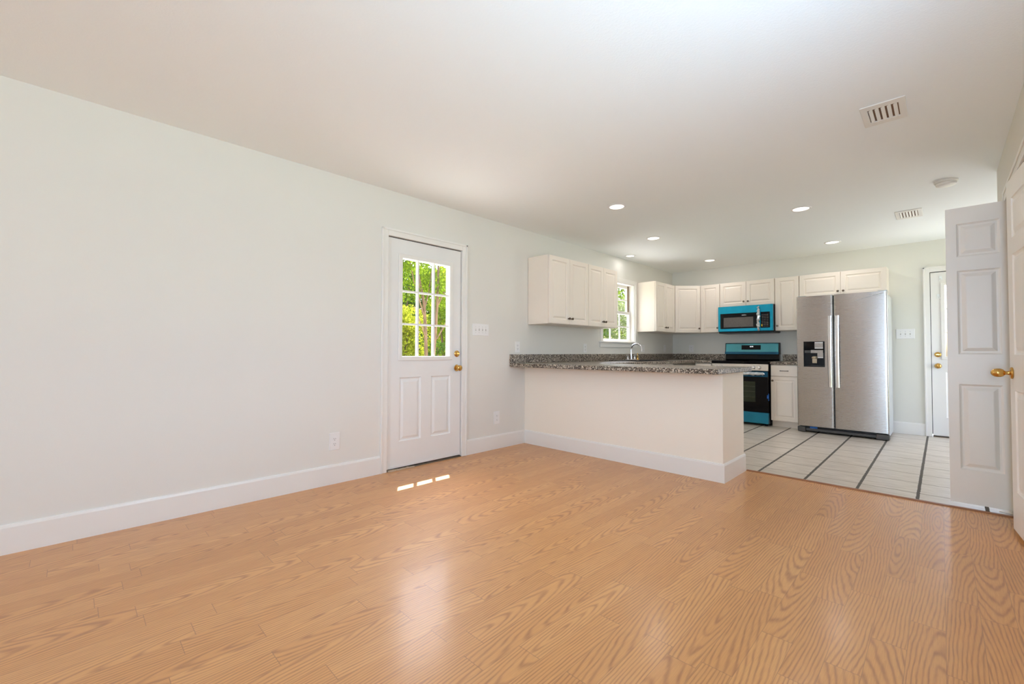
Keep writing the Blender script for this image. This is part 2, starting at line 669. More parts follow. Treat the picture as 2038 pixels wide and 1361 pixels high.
FX, FL, FR_ = 0.0, PI/2, -PI/2     # facing -Y, facing +X, facing -X
H = 2.44
YB, XR, YT = 7.52, 3.725, 4.193
YREAR = -5.0
XK = 4.6

# ------------------------------------------------------------------ structure
bm = bmesh.new()
grid_solid(bm, [-.1, XR+.12], [YREAR-.1, YT], lambda u, v: True, -.08, 0, lambda u, v, t: (u, v, t))
tag(obj('floor', bm, 'oak'), 'oak strip laminate floor of the living area', 'floor', kind='structure')
bm = bmesh.new()
grid_solid(bm, [-.1, XK+.1], [YT, YB+.1], lambda u, v: True, -.08, 0, lambda u, v, t: (u, v, t))
tag(obj('floor_kitchen', bm, 'tile'), 'beige kitchen floor tile with dark grout lines', 'floor', kind='structure')
bm = bmesh.new()
box(bm, -.1, XK+.1, YREAR-.1, YB+.1, H, H+.1)
tag(obj('ceiling', bm, 'ceil'), 'textured off-white ceiling over living area and kitchen', 'ceiling', kind='structure')

D1 = (1.907, 2.734, 2.046)            # left door rough opening y0,y1,top
W1 = (5.26, 6.16, 1.185, 2.075)       # kitchen window opening
D2 = (3.303, 4.137, 2.046)              # back door opening x0,x1,top
bm = bmesh.new()
holes = rects([(D1[0], D1[1], -1, D1[2]), W1])
grid_solid(bm, [YREAR, D1[0], D1[1], W1[0], W1[1], YB+.1], [0, W1[2], D1[2], W1[3], H], lambda u, v: not holes(u, v), -.13, 0, lambda u, v, t: (t, u, v))
tag(obj('wall_left', bm, 'wall'), 'long cream-white wall on the left with door and kitchen window', 'wall', kind='structure')
bm = bmesh.new()
holes2 = rects([(D2[0], D2[1], -1, D2[2])])
grid_solid(bm, [0, D2[0], D2[1], XK], [0, D2[2], H], lambda u, v: not holes2(u, v), YB, YB+.13, lambda u, v, t: (u, t, v))
tag(obj('wall_back', bm, 'kwall'), 'far kitchen wall behind stove and fridge', 'wall', kind='structure')
D4 = (3.10, 4.30, 2.045)
bm = bmesh.new()
SW = (.25, 1.75, .77, 2.07)
holes3 = rects([(D4[0], D4[1], -1, D4[2]), SW])
grid_solid(bm, [YREAR, SW[0], SW[1], D4[0], D4[1], 5.0], [0, SW[2], D4[2], SW[3], H], lambda u, v: not holes3(u, v), XR, XR+.12, lambda u, v, t: (t, u, v))
tag(obj('wall_right', bm, 'wall'), 'white wall on the right holding the panel doors', 'wall', kind='structure')
bm = bmesh.new()
grid_solid(bm, [5.0, 6.2, 7.3, YB], [0, .1, 2.1, H], lambda u, v: not (6.2 < u < 7.3 and .1 < v < 2.1), XK, XK+.1, lambda u, v, t: (t, u, v))
box(bm, XR+.12, XK+.1, 4.9, 5.0, 0, H)
tag(obj('wall_kitchen', bm, 'kwall'), 'kitchen side wall hidden behind the open door leaf', 'wall', kind='structure')
t = thing('window_5', 'white framed glass patio door in the kitchen side wall, hidden by the door leaf', 'window', (XK+.05, 7.3, .1), FR_, kind='structure')  # unseen glazed door, added to house the kitchen fill light
bm = bmesh.new()
frame_ring(bm, 0, 1.1, 0, 2.0, .06, -.03, .03)
obj('sash_frame', bm, 'trim', t)
obj('pane', B(.06, 1.04, -.004, .0, .06, 1.94), 'glass', t)
# closet behind the right-hand doors
bm = bmesh.new()
box(bm, XR+.62, XR+.7, 3.0, 4.4, 0, H)
box(bm, XR+.12, XR+.62, 3.0, 3.08, 0, H)
box(bm, XR+.12, XR+.62, 4.32, 4.4, 0, H)
tag(obj('wall_closet', bm, 'wall'), 'inside of the closet behind the right-hand doors', 'wall', kind='structure')
# rear wall behind the camera, its window added for the rear fill light
bm = bmesh.new()
RW = [(3.05, 3.65, .40, 2.10)]
hr = rects(RW)
grid_solid(bm, [-.1, 3.05, 3.65, XR+.12], [0, .40, 2.10, H], lambda u, v: not hr(u, v), YREAR-.12, YREAR, lambda u, v, t: (u, t, v))
tag(obj('wall_rear', bm, 'wall'), 'wall behind the camera with a window', 'wall', kind='structure')
for k, (a, b, c, d) in enumerate(RW):
    t = thing(f'window_{k+2}', 'white framed window in the wall behind the camera', 'window', (a, YREAR-.06, c), 0, kind='structure')
    bm = bmesh.new()
    frame_ring(bm, 0, b-a, 0, d-c, .05, -.03, .03)
    box(bm, .05, b-a-.05, -.02, .02, (d-c)/2-.025, (d-c)/2+.025)
    obj('sash_frame', bm, 'trim', t)
    obj('pane', B(.05, b-a-.05, -.004, .0, .05, d-c-.05), 'glass', t)

t = thing('window_4', 'white framed window in the right wall beside the camera', 'window', (XR+.06, SW[1], SW[2]), FR_, kind='structure')  # unseen window, added as the opening for the side fill light
bm = bmesh.new()
frame_ring(bm, 0, SW[1]-SW[0], 0, SW[3]-SW[2], .05, -.03, .03)
box(bm, .05, SW[1]-SW[0]-.05, -.02, .02, .63, .68)
obj('sash_frame', bm, 'trim', t)
obj('pane', B(.05, SW[1]-SW[0]-.05, -.004, .0, .05, SW[3]-SW[2]-.05), 'glass', t)

# peninsula body
bm = bmesh.new()
box(bm, 0.0, 2.157, 3.652, 4.163, 0, .868)
tag(obj('wall_peninsula', bm, 'pen', bevel=.004), 'cream half wall of the kitchen peninsula under the countertop', 'half wall', kind='structure')


def base_prof(s=1):
    return [(0, 0), (.013*s, 0), (.013*s, .134), (.009*s, .147), (.005*s, .15), (0, .15)]


def baseboard(name, label, segs):
    """segs: (axis, fixed, a, b, sign) sign = direction the board stands proud of the wall"""
    bm = bmesh.new()
    for ax, fx, a, b, s in segs:
        prism(bm, [(fx+q[0]*s, q[1]) for q in base_prof()], ax, a, b)
    tag(obj(name, bm, 'trim'), label, 'baseboard', kind='structure')


baseboard('baseboard_left', 'long white baseboard left of the glazed door', [('y', 0, YREAR, 1.862, 1)])
baseboard('baseboard_left.001', 'short white baseboard between glazed door and peninsula', [('y', 0, 2.788, 3.64, 1)])
bm = bmesh.new()
P = base_prof()
prof = [(3.652-q[0], q[1]) for q in P]
prism(bm, prof, 'x', 0.013, 2.157)
prism(bm, [(2.157+q[0], q[1]) for q in P], 'y', 3.652, 4.17)
# mitred outside corner filler
n = len(P)
vA = [bm.verts.new((2.157, 3.652-q[0], q[1])) for q in P]
vB = [bm.verts.new((2.157+q[0], 3.652-q[0], q[1])) for q in P]
vC = [bm.verts.new((2.157+q[0], 3.652, q[1])) for q in P]
for i in range(n-1):
    for X, Y in ((vA, vB), (vB, vC)):
        try:
            bm.faces.new((X[i], Y[i], Y[i+1], X[i+1]))
        except ValueError:
            pass
tag(obj('baseboard_peninsula', bm, 'trim'), 'white baseboard wrapping the foot of the peninsula', 'baseboard', kind='structure')
baseboard('baseboard_back', 'white baseboard between fridge and back door', [('x', YB, 2.0, 3.247, -1)])
baseboard('baseboard_right', 'white baseboard on the right wall beside the camera', [('y', XR, YREAR, 3.04, -1)])

# wood strip between laminate and tile
bm = bmesh.new()
prism(bm, [(YT-.022, 0), (YT-.018, .007), (YT, .009), (YT+.014, .006), (YT+.018, 0)], 'x', 2.172, XR+.1)
tag(obj('trim_1', bm, 'oaktrim'), 'narrow wood transition strip between laminate and tile', 'trim', kind='structure')


# ------------------------------------------------------------------ doors
def knob_round(bm, p, d, s=1.0):
    m = to_dir(Vector(p), d)
    lathe(bm, [(0.0, 0), (.031*s, 0), (.033*s, .004), (.030*s, .009), (.015*s, .012), (.0115*s, .02), (.0115*s, .03), (.019*s, .035), (.0265*s, .042), (.028*s, .05), (.026*s, .058), (.018*s, .064), (0, .066)], 24, m)


def knob_egg(bm, p, d):
    m = to_dir(Vector(p), d)
    lathe(bm, [(0.0, 0), (.033, 0), (.034, .004), (.03, .010), (.0125, .013), (.010, .022), (.012, .03), (.020, .036), (.0245, .046), (.0255, .058), (.023, .070), (.016, .080), (.007, .085), (0, .086)], 24, m)


def deadbolt_turn(bm, p, d):
    m = to_dir(Vector(p), d)
    lathe(bm, [(0, 0), (.031, 0), (.032, .006), (.026, .011), (.010, .013), (0, .014)], 24, m)
    a = m @ Vector((0, 0, .02))
    for dx in (0,):
        bx = bmesh.new()
        box(bx, -.016, .016, -.005, .005, .012, .026)
        me = bpy.data.meshes.new('t')
        bx.transform(m)
        bx.to_mesh(me)
        bx.free()
        bm.from_mesh(me)
        bpy.data.meshes.remove(me)


def hinge_bm(x, z, y=-.004):
    bm = bmesh.new()
    tube(bm, [(x, y, z-.045), (x, y, z+.045)], .006, 10)
    box(bm, x+.004, x+.02, -.0015, .001, z-.045, z+.045)
    return bm


def glazed_door(name, label, loc, rot, w, knob_x, hinge_x, lite=.528):
    t = thing(name, label, 'door', loc, rot, kind='structure')
    h = 2.004
    g = ((w-lite)/2, (w+lite)/2, .958, 1.842)         # lite opening (door-local z from slab bottom)
    bm = bmesh.new()
    pl = [(.122, .347, .212, .775), (w-.347, w-.122, .212, .775)]
    panel_slab(bm, w, h, .044, pl, DOORPROF, [g])
    obj('slab', bm, 'door', t)
    bm = bmesh.new()
    o_ = .034
    for (y0, y1) in ((-.012, .0), (.044, .056)):
        frame_ring(bm, g[0]-o_, g[1]+o_, g[2]-o_, g[3]+o_, o_+.004, y0, y1)
    obj('glass_frame', bm, 'trim', t, bevel=.005)
    obj('glass_pane', B(g[0], g[1], .020, .024, g[2], g[3]), 'glass', t)
    bm = bmesh.new()
    gw, gh = (g[1]-g[0])/3, (g[3]-g[2])/3
    for yy in (.006, .025):
        for k in (1, 2):
            box(bm, g[0]+gw*k-.008, g[0]+gw*k+.008, yy, yy+.012, g[2], g[3])
            box(bm, g[0], g[1], yy+.001, yy+.013, g[2]+gh*k-.008, g[2]+gh*k+.008)
    obj('muntin_grille', bm, 'trim', t)
    bm = bmesh.new()
    knob_round(bm, (knob_x, 0, .845), (0, -1, 0))
    obj('knob', bm, 'brass', t, smooth=True)
    bm = bmesh.new()
    deadbolt_turn(bm, (knob_x, 0, .985), (0, -1, 0))
    obj('deadbolt', bm, 'brass', t, smooth=True)
    bm = bmesh.new()
    box(bm, -.0065, -.0005, .012, .03, 0, h+.0065)
    box(bm, w+.0005, w+.0065, .012, .03, 0, h+.0065)
    box(bm, -.0065, w+.0065, .012, .03, h+.0005, h+.0085)
    obj('gap_strip', bm, 'black', t)  # black strip that darkens the gap around the slab
    for z in (.24, 1.0, 1.76):
        obj('hinge', hinge_bm(hinge_x, z), 'trim', t)
    obj('door_sweep', B(.0, w, -.004, .048, -.012, .006), 'trim', t)
    return t


glazed_door('door_1', 'white exterior door with nine-pane glass and brass knob', (-.008, 1.919, .030), FL, .803, .757, -.002)
glazed_door('door_2', 'white back door with glass beyond the fridge, partly hidden by the door leaf', (3.315, YB+.008, .030), FX, .81, .055, .812, .57)
# casings
for nm, lab, loc, rot, w0, top in (('trim_2', 'white casing around the glazed door', (0, 1.919, 0), FL, .803, 2.04), ('trim_3', 'white casing around the back door', (3.315, YB, 0), FX, .81, 2.04)):
    t = thing(nm, lab, 'door casing', loc, rot, kind='structure')
    bm = bmesh.new()
    casing(bm, -.006, w0+.006, top+.003, .062)
    obj('casing', bm, 'trim', t, bevel=.003)
    bm = bmesh.new()
    for x0, x1 in ((-.012, -.007), (w0+.007, w0+.012)):
        box(bm, x0, x1, 0, .13, 0, top)
    box(bm, -.006, w0+.006, 0, .13, top+.003, top+.006)
    for x0, x1 in ((-.004, .008), (w0-.008, w0+.004)):
        box(bm, x0, x1, .054, .09, .02, top)
    box(bm, 0, w0, .054, .09, top-.012, top)
    obj('jamb', bm, 'trim', t)
# thresholds
for nm, lab, loc, rot, w0 in (('trim_4', 'worn metal threshold under the glazed door', (0, 1.919, 0), FL, .803), ('trim_5', 'metal threshold under the back door', (3.315, YB, 0), FX, .81)):
    t = thing(nm, lab, 'threshold', loc, rot, kind='structure')
    bm = bmesh.new()
    prism(bm, [(-.012, 0.0), (-.008, .008), (.02, .014), (.10, .014), (.13, .0)], 'x', 0.0, w0)
    obj('sill_plate', bm, 'dmetal', t)
# little splintered shim at the hinge corner of the glazed door
bm = bmesh.new()
rs = random.Random(5)
xs = [1.925+.02*k for k in range(14)]
for a, b in zip(xs, xs[1:]):
    box(bm, .004, .018+rs.random()*.008, a, b+.001, 0, .008+rs.random()*.006)
tag(obj('wood_shim', bm, 'rawwood'), 'splintered pale wood strip under the hinge side of the glazed door', 'wood strip')

# right-hand closet: leaf opened square to the wall, and the active door nearly closed
t = thing('door_3', 'narrow white three-panel door leaf standing open, square to the right wall', 'door', (3.432, 4.255, .024), FX, kind='structure')
bm = bmesh.new()
LW = .305
panel_slab(bm, LW, 2.006, .035, [(.053, LW-.053, .228, .80), (.053, LW-.053, 1.004, 1.572), (.053, LW-.053, 1.668, 1.895)], DOORPROF)
obj('slab', bm, 'leafdoor', t, bevel=.0015)
for z in (.2, 1.0, 1.8):
    obj('hinge', hinge_bm(LW+.002, z), 'brass', t)
ANG = .085
t = thing('door_4', 'white panel door with brass egg knob, slightly ajar at the right edge', 'door', (3.685, 3.845, .024), FR_+ANG, kind='structure')
bm = bmesh.new()
DW = .62
pw = (.105, DW-.105)
panel_slab(bm, DW, 2.006, .035, [(pw[0], pw[1], .228, .80), (pw[0], pw[1], 1.004, 1.572), (pw[0], pw[1], 1.668, 1.895)], DOORPROF)
obj('slab', bm, 'leafdoor', t, bevel=.0015)
bm = bmesh.new()
knob_egg(bm, (.058, 0, .898), (0, -1, 0))
obj('knob', bm, 'brass', t, smooth=True)
t = thing('trim_6', 'white casing around the closet opening on the right wall', 'door casing', (XR, 4.30, 0), FR_, kind='structure')
bm = bmesh.new()
casing(bm, 0, 1.2, 2.045, .062, 'l')
obj('casing', bm, 'trim', t, bevel=.003)
# white cord end lying by the door leaf
bm = bmesh.new()
tube(bm, [(3.655, 4.232, .014), (3.675, 4.218, .014), (3.70, 4.214, .014), (3.722, 4.224, .012), (3.735, 4.236, .013)], .0035, 8)
tag(obj('cord_end', bm, 'hose', smooth=True), 'short white cord end on the transition strip at the foot of the open leaf', 'cord')

# ------------------------------------------------------------------ kitchen window
t = thing('window_1', 'white double-hung kitchen window with grilles above the sink', 'window', (0, W1[0], 0), FL, kind='structure')
ww, z0, z1 = W1[1]-W1[0], W1[2], W1[3]
bm = bmesh.new()
box(bm, -.062, 0, -.016, 0, z0, z1+.062)
box(bm, ww, ww+.062, -.016, 0, z0, z1+.062)
box(bm, 0, ww, -.016, 0, z1, z1+.062)
obj('casing', bm, 'trim', t, bevel=.003)
bm = bmesh.new()
box(bm, -.0, .012, 0, .125, z0, z1)
box(bm, ww-.012, ww, 0, .125, z0, z1)
box(bm, 0, ww, 0, .125, z1-.012, z1)
obj('jamb', bm, 'trim', t)
obj('window_sill', B(-.082, ww+.082, -.04, .125, z0-.016, z0+.004), 'trim', t, bevel=.004)
obj('apron', B(-.07, ww+.07, -.014, 0, z0-.08, z0-.016), 'trim', t, bevel=.003)
zm = (z0+z1)/2+.005
for nm, a, c, y in (('lower_sash', z0+.004, zm+.02, .058), ('upper_sash', zm-.02, z1-.012, .094)):
    bm = bmesh.new()
    sw = .042
    frame_ring(bm, .014, ww-.014, a, c, sw, y, y+.034)
    gw, gh = (ww-.028-2*sw)/3, (c-a-2*sw)/2
    for k in (1, 2):
        box(bm, .014+sw+gw*k-.009, .014+sw+gw*k+.009, y+.008, y+.026, a+sw, c-sw)
    box(bm, .014+sw, ww-.014-sw, y+.009, y+.027, a+sw+gh-.009, a+sw+gh+.009)
    s = obj(nm, bm, 'trim', t)
    obj('pane', B(.014+sw, ww-.014-sw, y+.015, y+.019, a+sw, c-sw), 'glass', s)
obj('sash_track', B(ww-.05, ww-.0125, .088, .0935, zm+.02, z1-.012), 'screen', t)


# ------------------------------------------------------------------ countertop
bm = bmesh.new()
SK = (.09, .555, 5.28, 6.14)   # sink cut-out
ct = rects([(0, 2.21, 3.405, 4.225), (0, .64, 4.2, YB), (0, .897, 6.88, YB)])
grid_solid(bm, [0.002, SK[0]+.02, SK[1]-.02, .64, .897, 2.21], [3.405, 4.225, SK[2]+.02, SK[3]-.02, 6.88, YB-.002],
           lambda u, v: ct(u, v) and not (SK[0]+.02 < u < SK[1]-.02 and SK[2]+.02 < v < SK[3]-.02), .869, .909, lambda u, v, t: (u, v, t))
o = obj('countertop', bm, 'granite', bevel=.006)
tag(o, 'speckled grey-brown countertop running over the peninsula and round under the window', 'countertop')
bm = bmesh.new()
box(bm, .002, .021, 3.405, YB-.002, .909, 1.007)
box(bm, .021, .897, YB-.021, YB-.002, .909, 1.007)
obj('backsplash', bm, 'granite', o, bevel=.002)
bm = bmesh.new()
box(bm, 1.687, 2.03, 6.88, YB-.002, .869, .909)
o = tag(obj('countertop', bm, 'granite', bevel=.006), 'short speckled countertop between stove and fridge', 'countertop')
obj('backsplash', B(1.705, 2.03, YB-.021, YB-.002, .909, 1.007), 'granite', o, bevel=.002)


# ------------------------------------------------------------------ cabinets
def small_knob(bm, p, s=1.0):
    lathe(bm, [(0, 0), (.008*s, 0), (.009*s, .002), (.0045*s, .005), (.0045*s, .011), (.011*s, .016), (.0145*s, .021), (.0135*s, .026), (.008*s, .029), (0, .030)], 16, to_dir(Vector(p), (0, -1, 0)))


def cab_door(parent, x0, w, z0_, h, knob=None, fr=.052):
    bm = bmesh.new()
    panel_slab(bm, w, h, .019, [(fr, w-fr, fr, h-fr)], CABPROF)
    d = obj('door', bm, 'cab', parent, bevel=.0025)
    d.location = (x0, -.02, z0_)
    if knob:
        k = bmesh.new()
        small_knob(k, (knob[0], 0, knob[1]))
        obj('knob', k, 'nickel' if len(knob) < 3 else knob[2], d, smooth=True)
    return d


def wall_cabinet(name, label, loc, rot, w, z0_, z1_, ndoors, knobs='mid', depth=.30, grp='wall cabinets', sidemat='cab', kn='nickel'):
    t = thing(name, label, 'cabinet', (loc[0], loc[1], z0_), rot, grp)
    h = z1_-z0_
    bm = bmesh.new()
    box(bm, .0005, w-.0005, 0, depth-.003, 0, h)
    obj('body', bm, sidemat, t, bevel=.0015)
    g = .003
    dw = (w-g*(ndoors+1))/ndoors
    for k in range(ndoors):
        if knobs == 'mid':
            kx = dw-.028 if k == 0 else .028
        elif knobs == 'r':
            kx = dw-.028
        else:
            kx = .028
        cab_door(t, g+k*(dw+g), dw, .004, h-.008, (kx, .065, kn))
    return t


# left wall: local x runs along +Y, front faces +X. body front plane at x=.302
wall_cabinet('wall_cabinet', 'cream double-door wall cabinet nearest the glazed door', (.302, 3.705), FL, .752, 1.352, 2.122, 2, kn='pewter')
wall_cabinet('wall_cabinet', 'cream double-door wall cabinet directly left of the kitchen window', (.302, 4.459), FL, .672, 1.352, 2.122, 2, kn='pewter')
wall_cabinet('wall_cabinet', 'cream double-door wall cabinet directly right of the kitchen window, pale side lit', (.302, 6.236), FL, .661, 1.352, 2.122, 2, kn='pewter')
# corner cabinet with diagonal door
t = thing('wall_cabinet', 'cream diagonal corner wall cabinet with a single door', 'cabinet', (0, YB, 1.352), 0, 'wall cabinets')
bm = bmesh.new()
yf = 7.218-YB
prism(bm, [(.003, -.003), (.003, 6.9-YB), (.302, 6.9-YB), (.61, yf), (.61, -.003)], 'z', 0, .77)
obj('body', bm, 'cab', t)
L = math.hypot(.61-.302, yf-(6.9-YB))
bm = bmesh.new()
panel_slab(bm, L-.03, .762, .019, [(.052, L-.082, .052, .71)], CABPROF)
d = obj('door', bm, 'cab', t, bevel=.0025)
ang = math.atan2(yf-(6.9-YB), .61-.302)
d.location = (.302+.015*math.cos(ang)+.02*math.sin(ang), 6.9-YB+.015*math.sin(ang)-.02*math.cos(ang), .004)
d.rotation_euler = (0, 0, ang)
k = bmesh.new()
small_knob(k, (L-.03-.028, 0, .065))
obj('knob', k, 'nickel', d, smooth=True)
YC = 7.218
wall_cabinet('wall_cabinet', 'narrow cream single-door wall cabinet just left of the microwave', (.613, YC), FX, .30, 1.352, 2.122, 1, 'r')
wall_cabinet('wall_cabinet', 'short cream double-door cabinet above the blue microwave', (.915, YC), FX, .764, 1.742, 2.122, 2)
wall_cabinet('wall_cabinet', 'narrow cream single-door wall cabinet between microwave and fridge', (1.682, YC), FX, .30, 1.352, 2.122, 1, 'l')
wall_cabinet('wall_cabinet', 'short cream double-door cabinet above the refrigerator', (1.985, YC), FX, .94, 1.79, 2.122, 2, kn='nickel')


def base_cabinet(label, loc, rot, w, depth, drawers, doors, kn='nickel', top=.866):
    t = thing('base_cabinet', label, 'cabinet', (loc[0], loc[1], 0), rot, 'base cabinets')
    bm = bmesh.new()
    box(bm, 0.001, w-.001, 0, depth, .10, top)
    if top < .866:
        box(bm, 0.001, w-.001, 0, .02, top, .866)
    obj('body', bm, 'cab', t, bevel=.0015)
    obj('toe_kick', B(.001, w-.001, .06, depth, 0, .10), 'cab', t)
    g = .004
    if drawers:
        dw = (w-g*(drawers+1))/drawers
        for k in range(drawers):
            bm = bmesh.new()
            panel_slab(bm, dw, .148, .019, [], CABPROF)
            d = obj('drawer', bm, 'cab', t, bevel=.004)
            d.location = (g+k*(dw+g), -.02, .708)
            hb = bmesh.new()
            c = dw/2
            tube(hb, [(c-.048, 0, .074), (c-.046, -.016, .074), (c-.03, -.024, .074), (c+.03, -.024, .074), (c+.046, -.016, .074), (c+.048, 0, .074)], [.006, .005, .004, .004, .005, .006], 8)
            obj('handle', hb, 'pewter', d, smooth=True)
    dw = (w-g*(doors+1))/doors
    for k in range(doors):
        kx = .026 if (doors == 1 or k == 1) else dw-.026
        cab_door(t, g+k*(dw+g), dw, .092, .607, (kx, .552, kn), .046)
    return t


base_cabinet('cream base cabinet with one drawer and one door between stove and fridge', (1.689, 6.915), FX, .335, .58, 1, 1)
base_cabinet('cream base cabinet in the back corner left of the stove', (.640, 6.915), FX, .255, .58, 1, 1)
base_cabinet('cream sink base cabinet under the kitchen window', (.602, 5.25), FL, .92, .58, 2, 2, top=.72)
base_cabinet('cream base cabinet between sink cabinet and peninsula', (.602, 4.24), FL, 1.0, .58, 2, 2)

# ------------------------------------------------------------------ sink, faucet
t = thing('kitchen_sink', 'black drop-in kitchen sink in the counter under the window', 'sink', (SK[0], SK[2], .909))
sw, sh = SK[1]-SK[0], SK[3]-SK[2]
bm = bmesh.new()
bx = rects([(.12, sw-.035, .035, sh/2-.02), (.12, sw-.035, sh/2+.02, sh-.035)])
grid_solid(bm, [0, .12, sw-.035, sw], [0, .035, sh/2-.02, sh/2+.02, sh-.035, sh], lambda u, v: not bx(u, v), .0005, .009, lambda u, v, q: (u, v, q))
obj('rim', bm, 'black', t, bevel=.004)
for a, b in ((.035, sh/2-.02), (sh/2+.02, sh-.035)):
    bm = bmesh.new()
    box(bm, .12, sw-.035, a, b, -.17, .0)
    bm.faces.ensure_lookup_table()
    bmesh.ops.delete(bm, geom=[max(bm.faces, key=lambda q: q.calc_center_median().z)], context='FACES')
    obj('bowl', bm, 'black', t)
    bm = bmesh.new()
    lathe(bm, [(0, -.168), (.04, -.168), (.042, -.166), (.0, -.164)], 20, Matrix.Translation((sw/2+.04, (a+b)/2, 0)))
    obj('drain', bm, 'chrome', t)
t = thing('faucet', 'chrome gooseneck faucet with two lever handles at the sink', 'faucet', (.145, 5.80, .9185))
bm = bmesh.new()
box(bm, -.026, .026, -.13, .13, 0, .012)
obj('deck_plate', bm, 'chrome', t, bevel=.006)
bm = bmesh.new()
pts = [(0, 0, .01), (0, 0, .06), (0, 0, .15)]
for k in range(1, 15):
    a = PI-k*(PI*0.86)/14
    pts.append((.085+.085*math.cos(a), 0, .15+.085*math.sin(a)*1.05))
pts.append((.17, 0, .125))
tube(bm, pts, [.018, .0125, .0105]+[.0105]*14+[.0115], 14)
obj('spout', bm, 'chrome', t, smooth=True)
for s in (-1, 1):
    bm = bmesh.new()
    lathe(bm, [(0, .01), (.019, .01), (.017, .03), (.012, .04), (.012, .06), (.015, .066), (.010, .074), (0, .075)], 18, Matrix.Translation((0, .1*s, 0)))
    tube(bm, [(0, .1*s, .066), (.01, .13*s, .071), (.018, .165*s, .074)], [.006, .0055, .0065], 8)
    obj('handle', bm, 'chrome', t, smooth=True)
t = thing('sink_sprayer', 'pale brass side sprayer standing right of the faucet', 'sprayer', (.145, 5.99, .9185))
bm = bmesh.new()
lathe(bm, [(0, 0), (.022, 0), (.02, .012), (.013, .02), (.012, .05), (.015, .062), (.012, .078), (0, .08)], 16)
obj('body', bm, 'brass', t, smooth=True)
bm = bmesh.new()
lathe(bm, [(0, .08), (.008, .08), (.007, .098), (0, .1)], 12)
obj('nozzle', bm, 'brass', t, smooth=True)

# ------------------------------------------------------------------ microwave (over the range), front at y=7.10
t = thing('microwave', 'over-range microwave still wrapped in bright blue film', 'microwave', (.921, 7.105, 1.335))
mw, mh = .757, .405
obj('body', B(0, mw, .03, .41, .002, mh), 'black', t, bevel=.004)
bm = bmesh.new()
box(bm, 0, mw, -.004, .03, .018, mh)
obj('face_film', bm, 'film', t, bevel=.006)
d = obj('door', B(.035, .555, -.0085, -.004, .062, .295), 'bglass', t, bevel=.003)
obj('door_window', B(.085, .50, -.0095, -.0085, .085, .232), plain('microwave_mesh_window', srgb(96, 90, 86), .25, .2, .1, 60), d)
bm = bmesh.new()
rs = random.Random(3)
x = .345
for wd in (.010, .006, .012, .007, .010, .008, .009):
    box(bm, x, x+wd*.8, -.0093, -.0084, .258, .265+rs.random()*.003)
    x += wd
obj('maker_mark', bm, 'paper', d)
p_ = obj('control_panel', B(.60, .72, -.0085, -.004, .062, .295), 'bglass', t, bevel=.003)
bm = bmesh.new()
for i in range(8):
    for j in range(4):
        box(bm, .617+j*.023, .617+j*.023+.010, -.0093, -.0084, .083+i*.024, .083+i*.024+.006)
obj('keypad_marks', bm, 'manual', p_)
bm = bmesh.new()
tube(bm, [(.578, -.004, .05), (.576, -.034, .07), (.577, -.042, .19), (.576, -.034, .31), (.578, -.004, .33)], [.012, .012, .013, .012, .012], 12)
h = obj('handle', bm, 'bright', t, smooth=True)
bm = bmesh.new()
rs = random.Random(11)
pts, rad = [], []
for k in range(22):
    z = .03+k*(.345/21)
    pts.append((.577+rs.uniform(-.006, .006), -.04+rs.uniform(-.006, .004)+(.02 if k in (0, 21) else 0), z))
    rad.append((.020 if 2 < k < 19 else .011)+rs.uniform(-.004, .006))
tube(bm, pts, rad, 9)
obj('plastic_wrap', bm, 'wrap', h)
obj('sticker', B(.608, .622, -.0097, -.0092, .085, .115), 'yellow', t)
obj('vent_lip', B(.01, mw-.01, .004, .40, -.008, .016), 'black', t, bevel=.003)

# ------------------------------------------------------------------ stove
t = thing('stove', 'electric range with blue film, black glass top and oven door', 'stove', (.915, 6.86, 0))
W_ = .764
obj('body', B(.004, W_-.004, .03, .64, .03, .869), 'black', t)
bm = bmesh.new()
box(bm, .0, W_, -.02, .60, .870, .913)
obj('cooktop', bm, 'bglass', t, bevel=.004)
for (x, y, r) in ((.2, .14, .11), (.56, .14, .085), (.2, .41, .085), (.56, .41, .11)):
    bm = bmesh.new()
    n = 36
    for k in range(n):
        a0, a1 = 2*PI*k/n, 2*PI*(k+1)/n
        bm.faces.new([bm.verts.new((x+rr*math.cos(a), y+rr*math.sin(a), .9134)) for rr, a in ((r, a0), (r, a1), (r-.003, a1), (r-.003, a0))])
    bmesh.ops.remove_doubles(bm, verts=bm.verts[:], dist=1e-5)
    obj('burner_ring', bm, 'manual', t)
bm = bmesh.new()
prism(bm, [(-.012, .77), (-.022, .778), (-.014, .868), (.029, .868), (.029, .77)], 'x', .002, W_-.002)
cp = obj('control_panel', bm, mat_steel('stove_steel', (.72, .68, .63, 1), .3), t)
for x in (.09, .165, .60, .675):
    bm = bmesh.new()
    m = to_dir(Vector((x-.02, -.018, .822)), (0, -1, .08))
    lathe(bm, [(0, 0), (.024, 0), (.024, .004), (.021, .008), (.019, .026), (.016, .03), (0, .031)], 20, m)
    obj('knob', bm, 'bright', t, smooth=True)
bm = bmesh.new()
box(bm, .004, W_-.004, -.028, .028, .195, .766)
od = obj('oven_door', bm, 'bglass', t, bevel=.004)
obj('door_window', B(.16, .60, -.0295, -.028, .33, .62), plain('oven_window', srgb(34, 44, 28), .12, 0, .2, 9), od)
bm = bmesh.new()
for z in (.40, .475, .55):
    box(bm, .165, .595, -.0302, -.0295, z, z+.004)
obj('oven_rack_lines', bm, plain('rack_wire', srgb(92, 98, 80), .3, .6, .05), od)
obj('film_strip', B(.004, W_-.004, -.034, -.028, .69, .766), 'film3', od)
bm = bmesh.new()
tube(bm, [(.04, -.06, .735), (.2, -.064, .735), (.4, -.065, .735), (.56, -.064, .735), (W_-.04, -.06, .735)], .014, 12)
for x in (.05, W_-.05):
    box(bm, x-.012, x+.012, -.06, -.03, .723, .747)
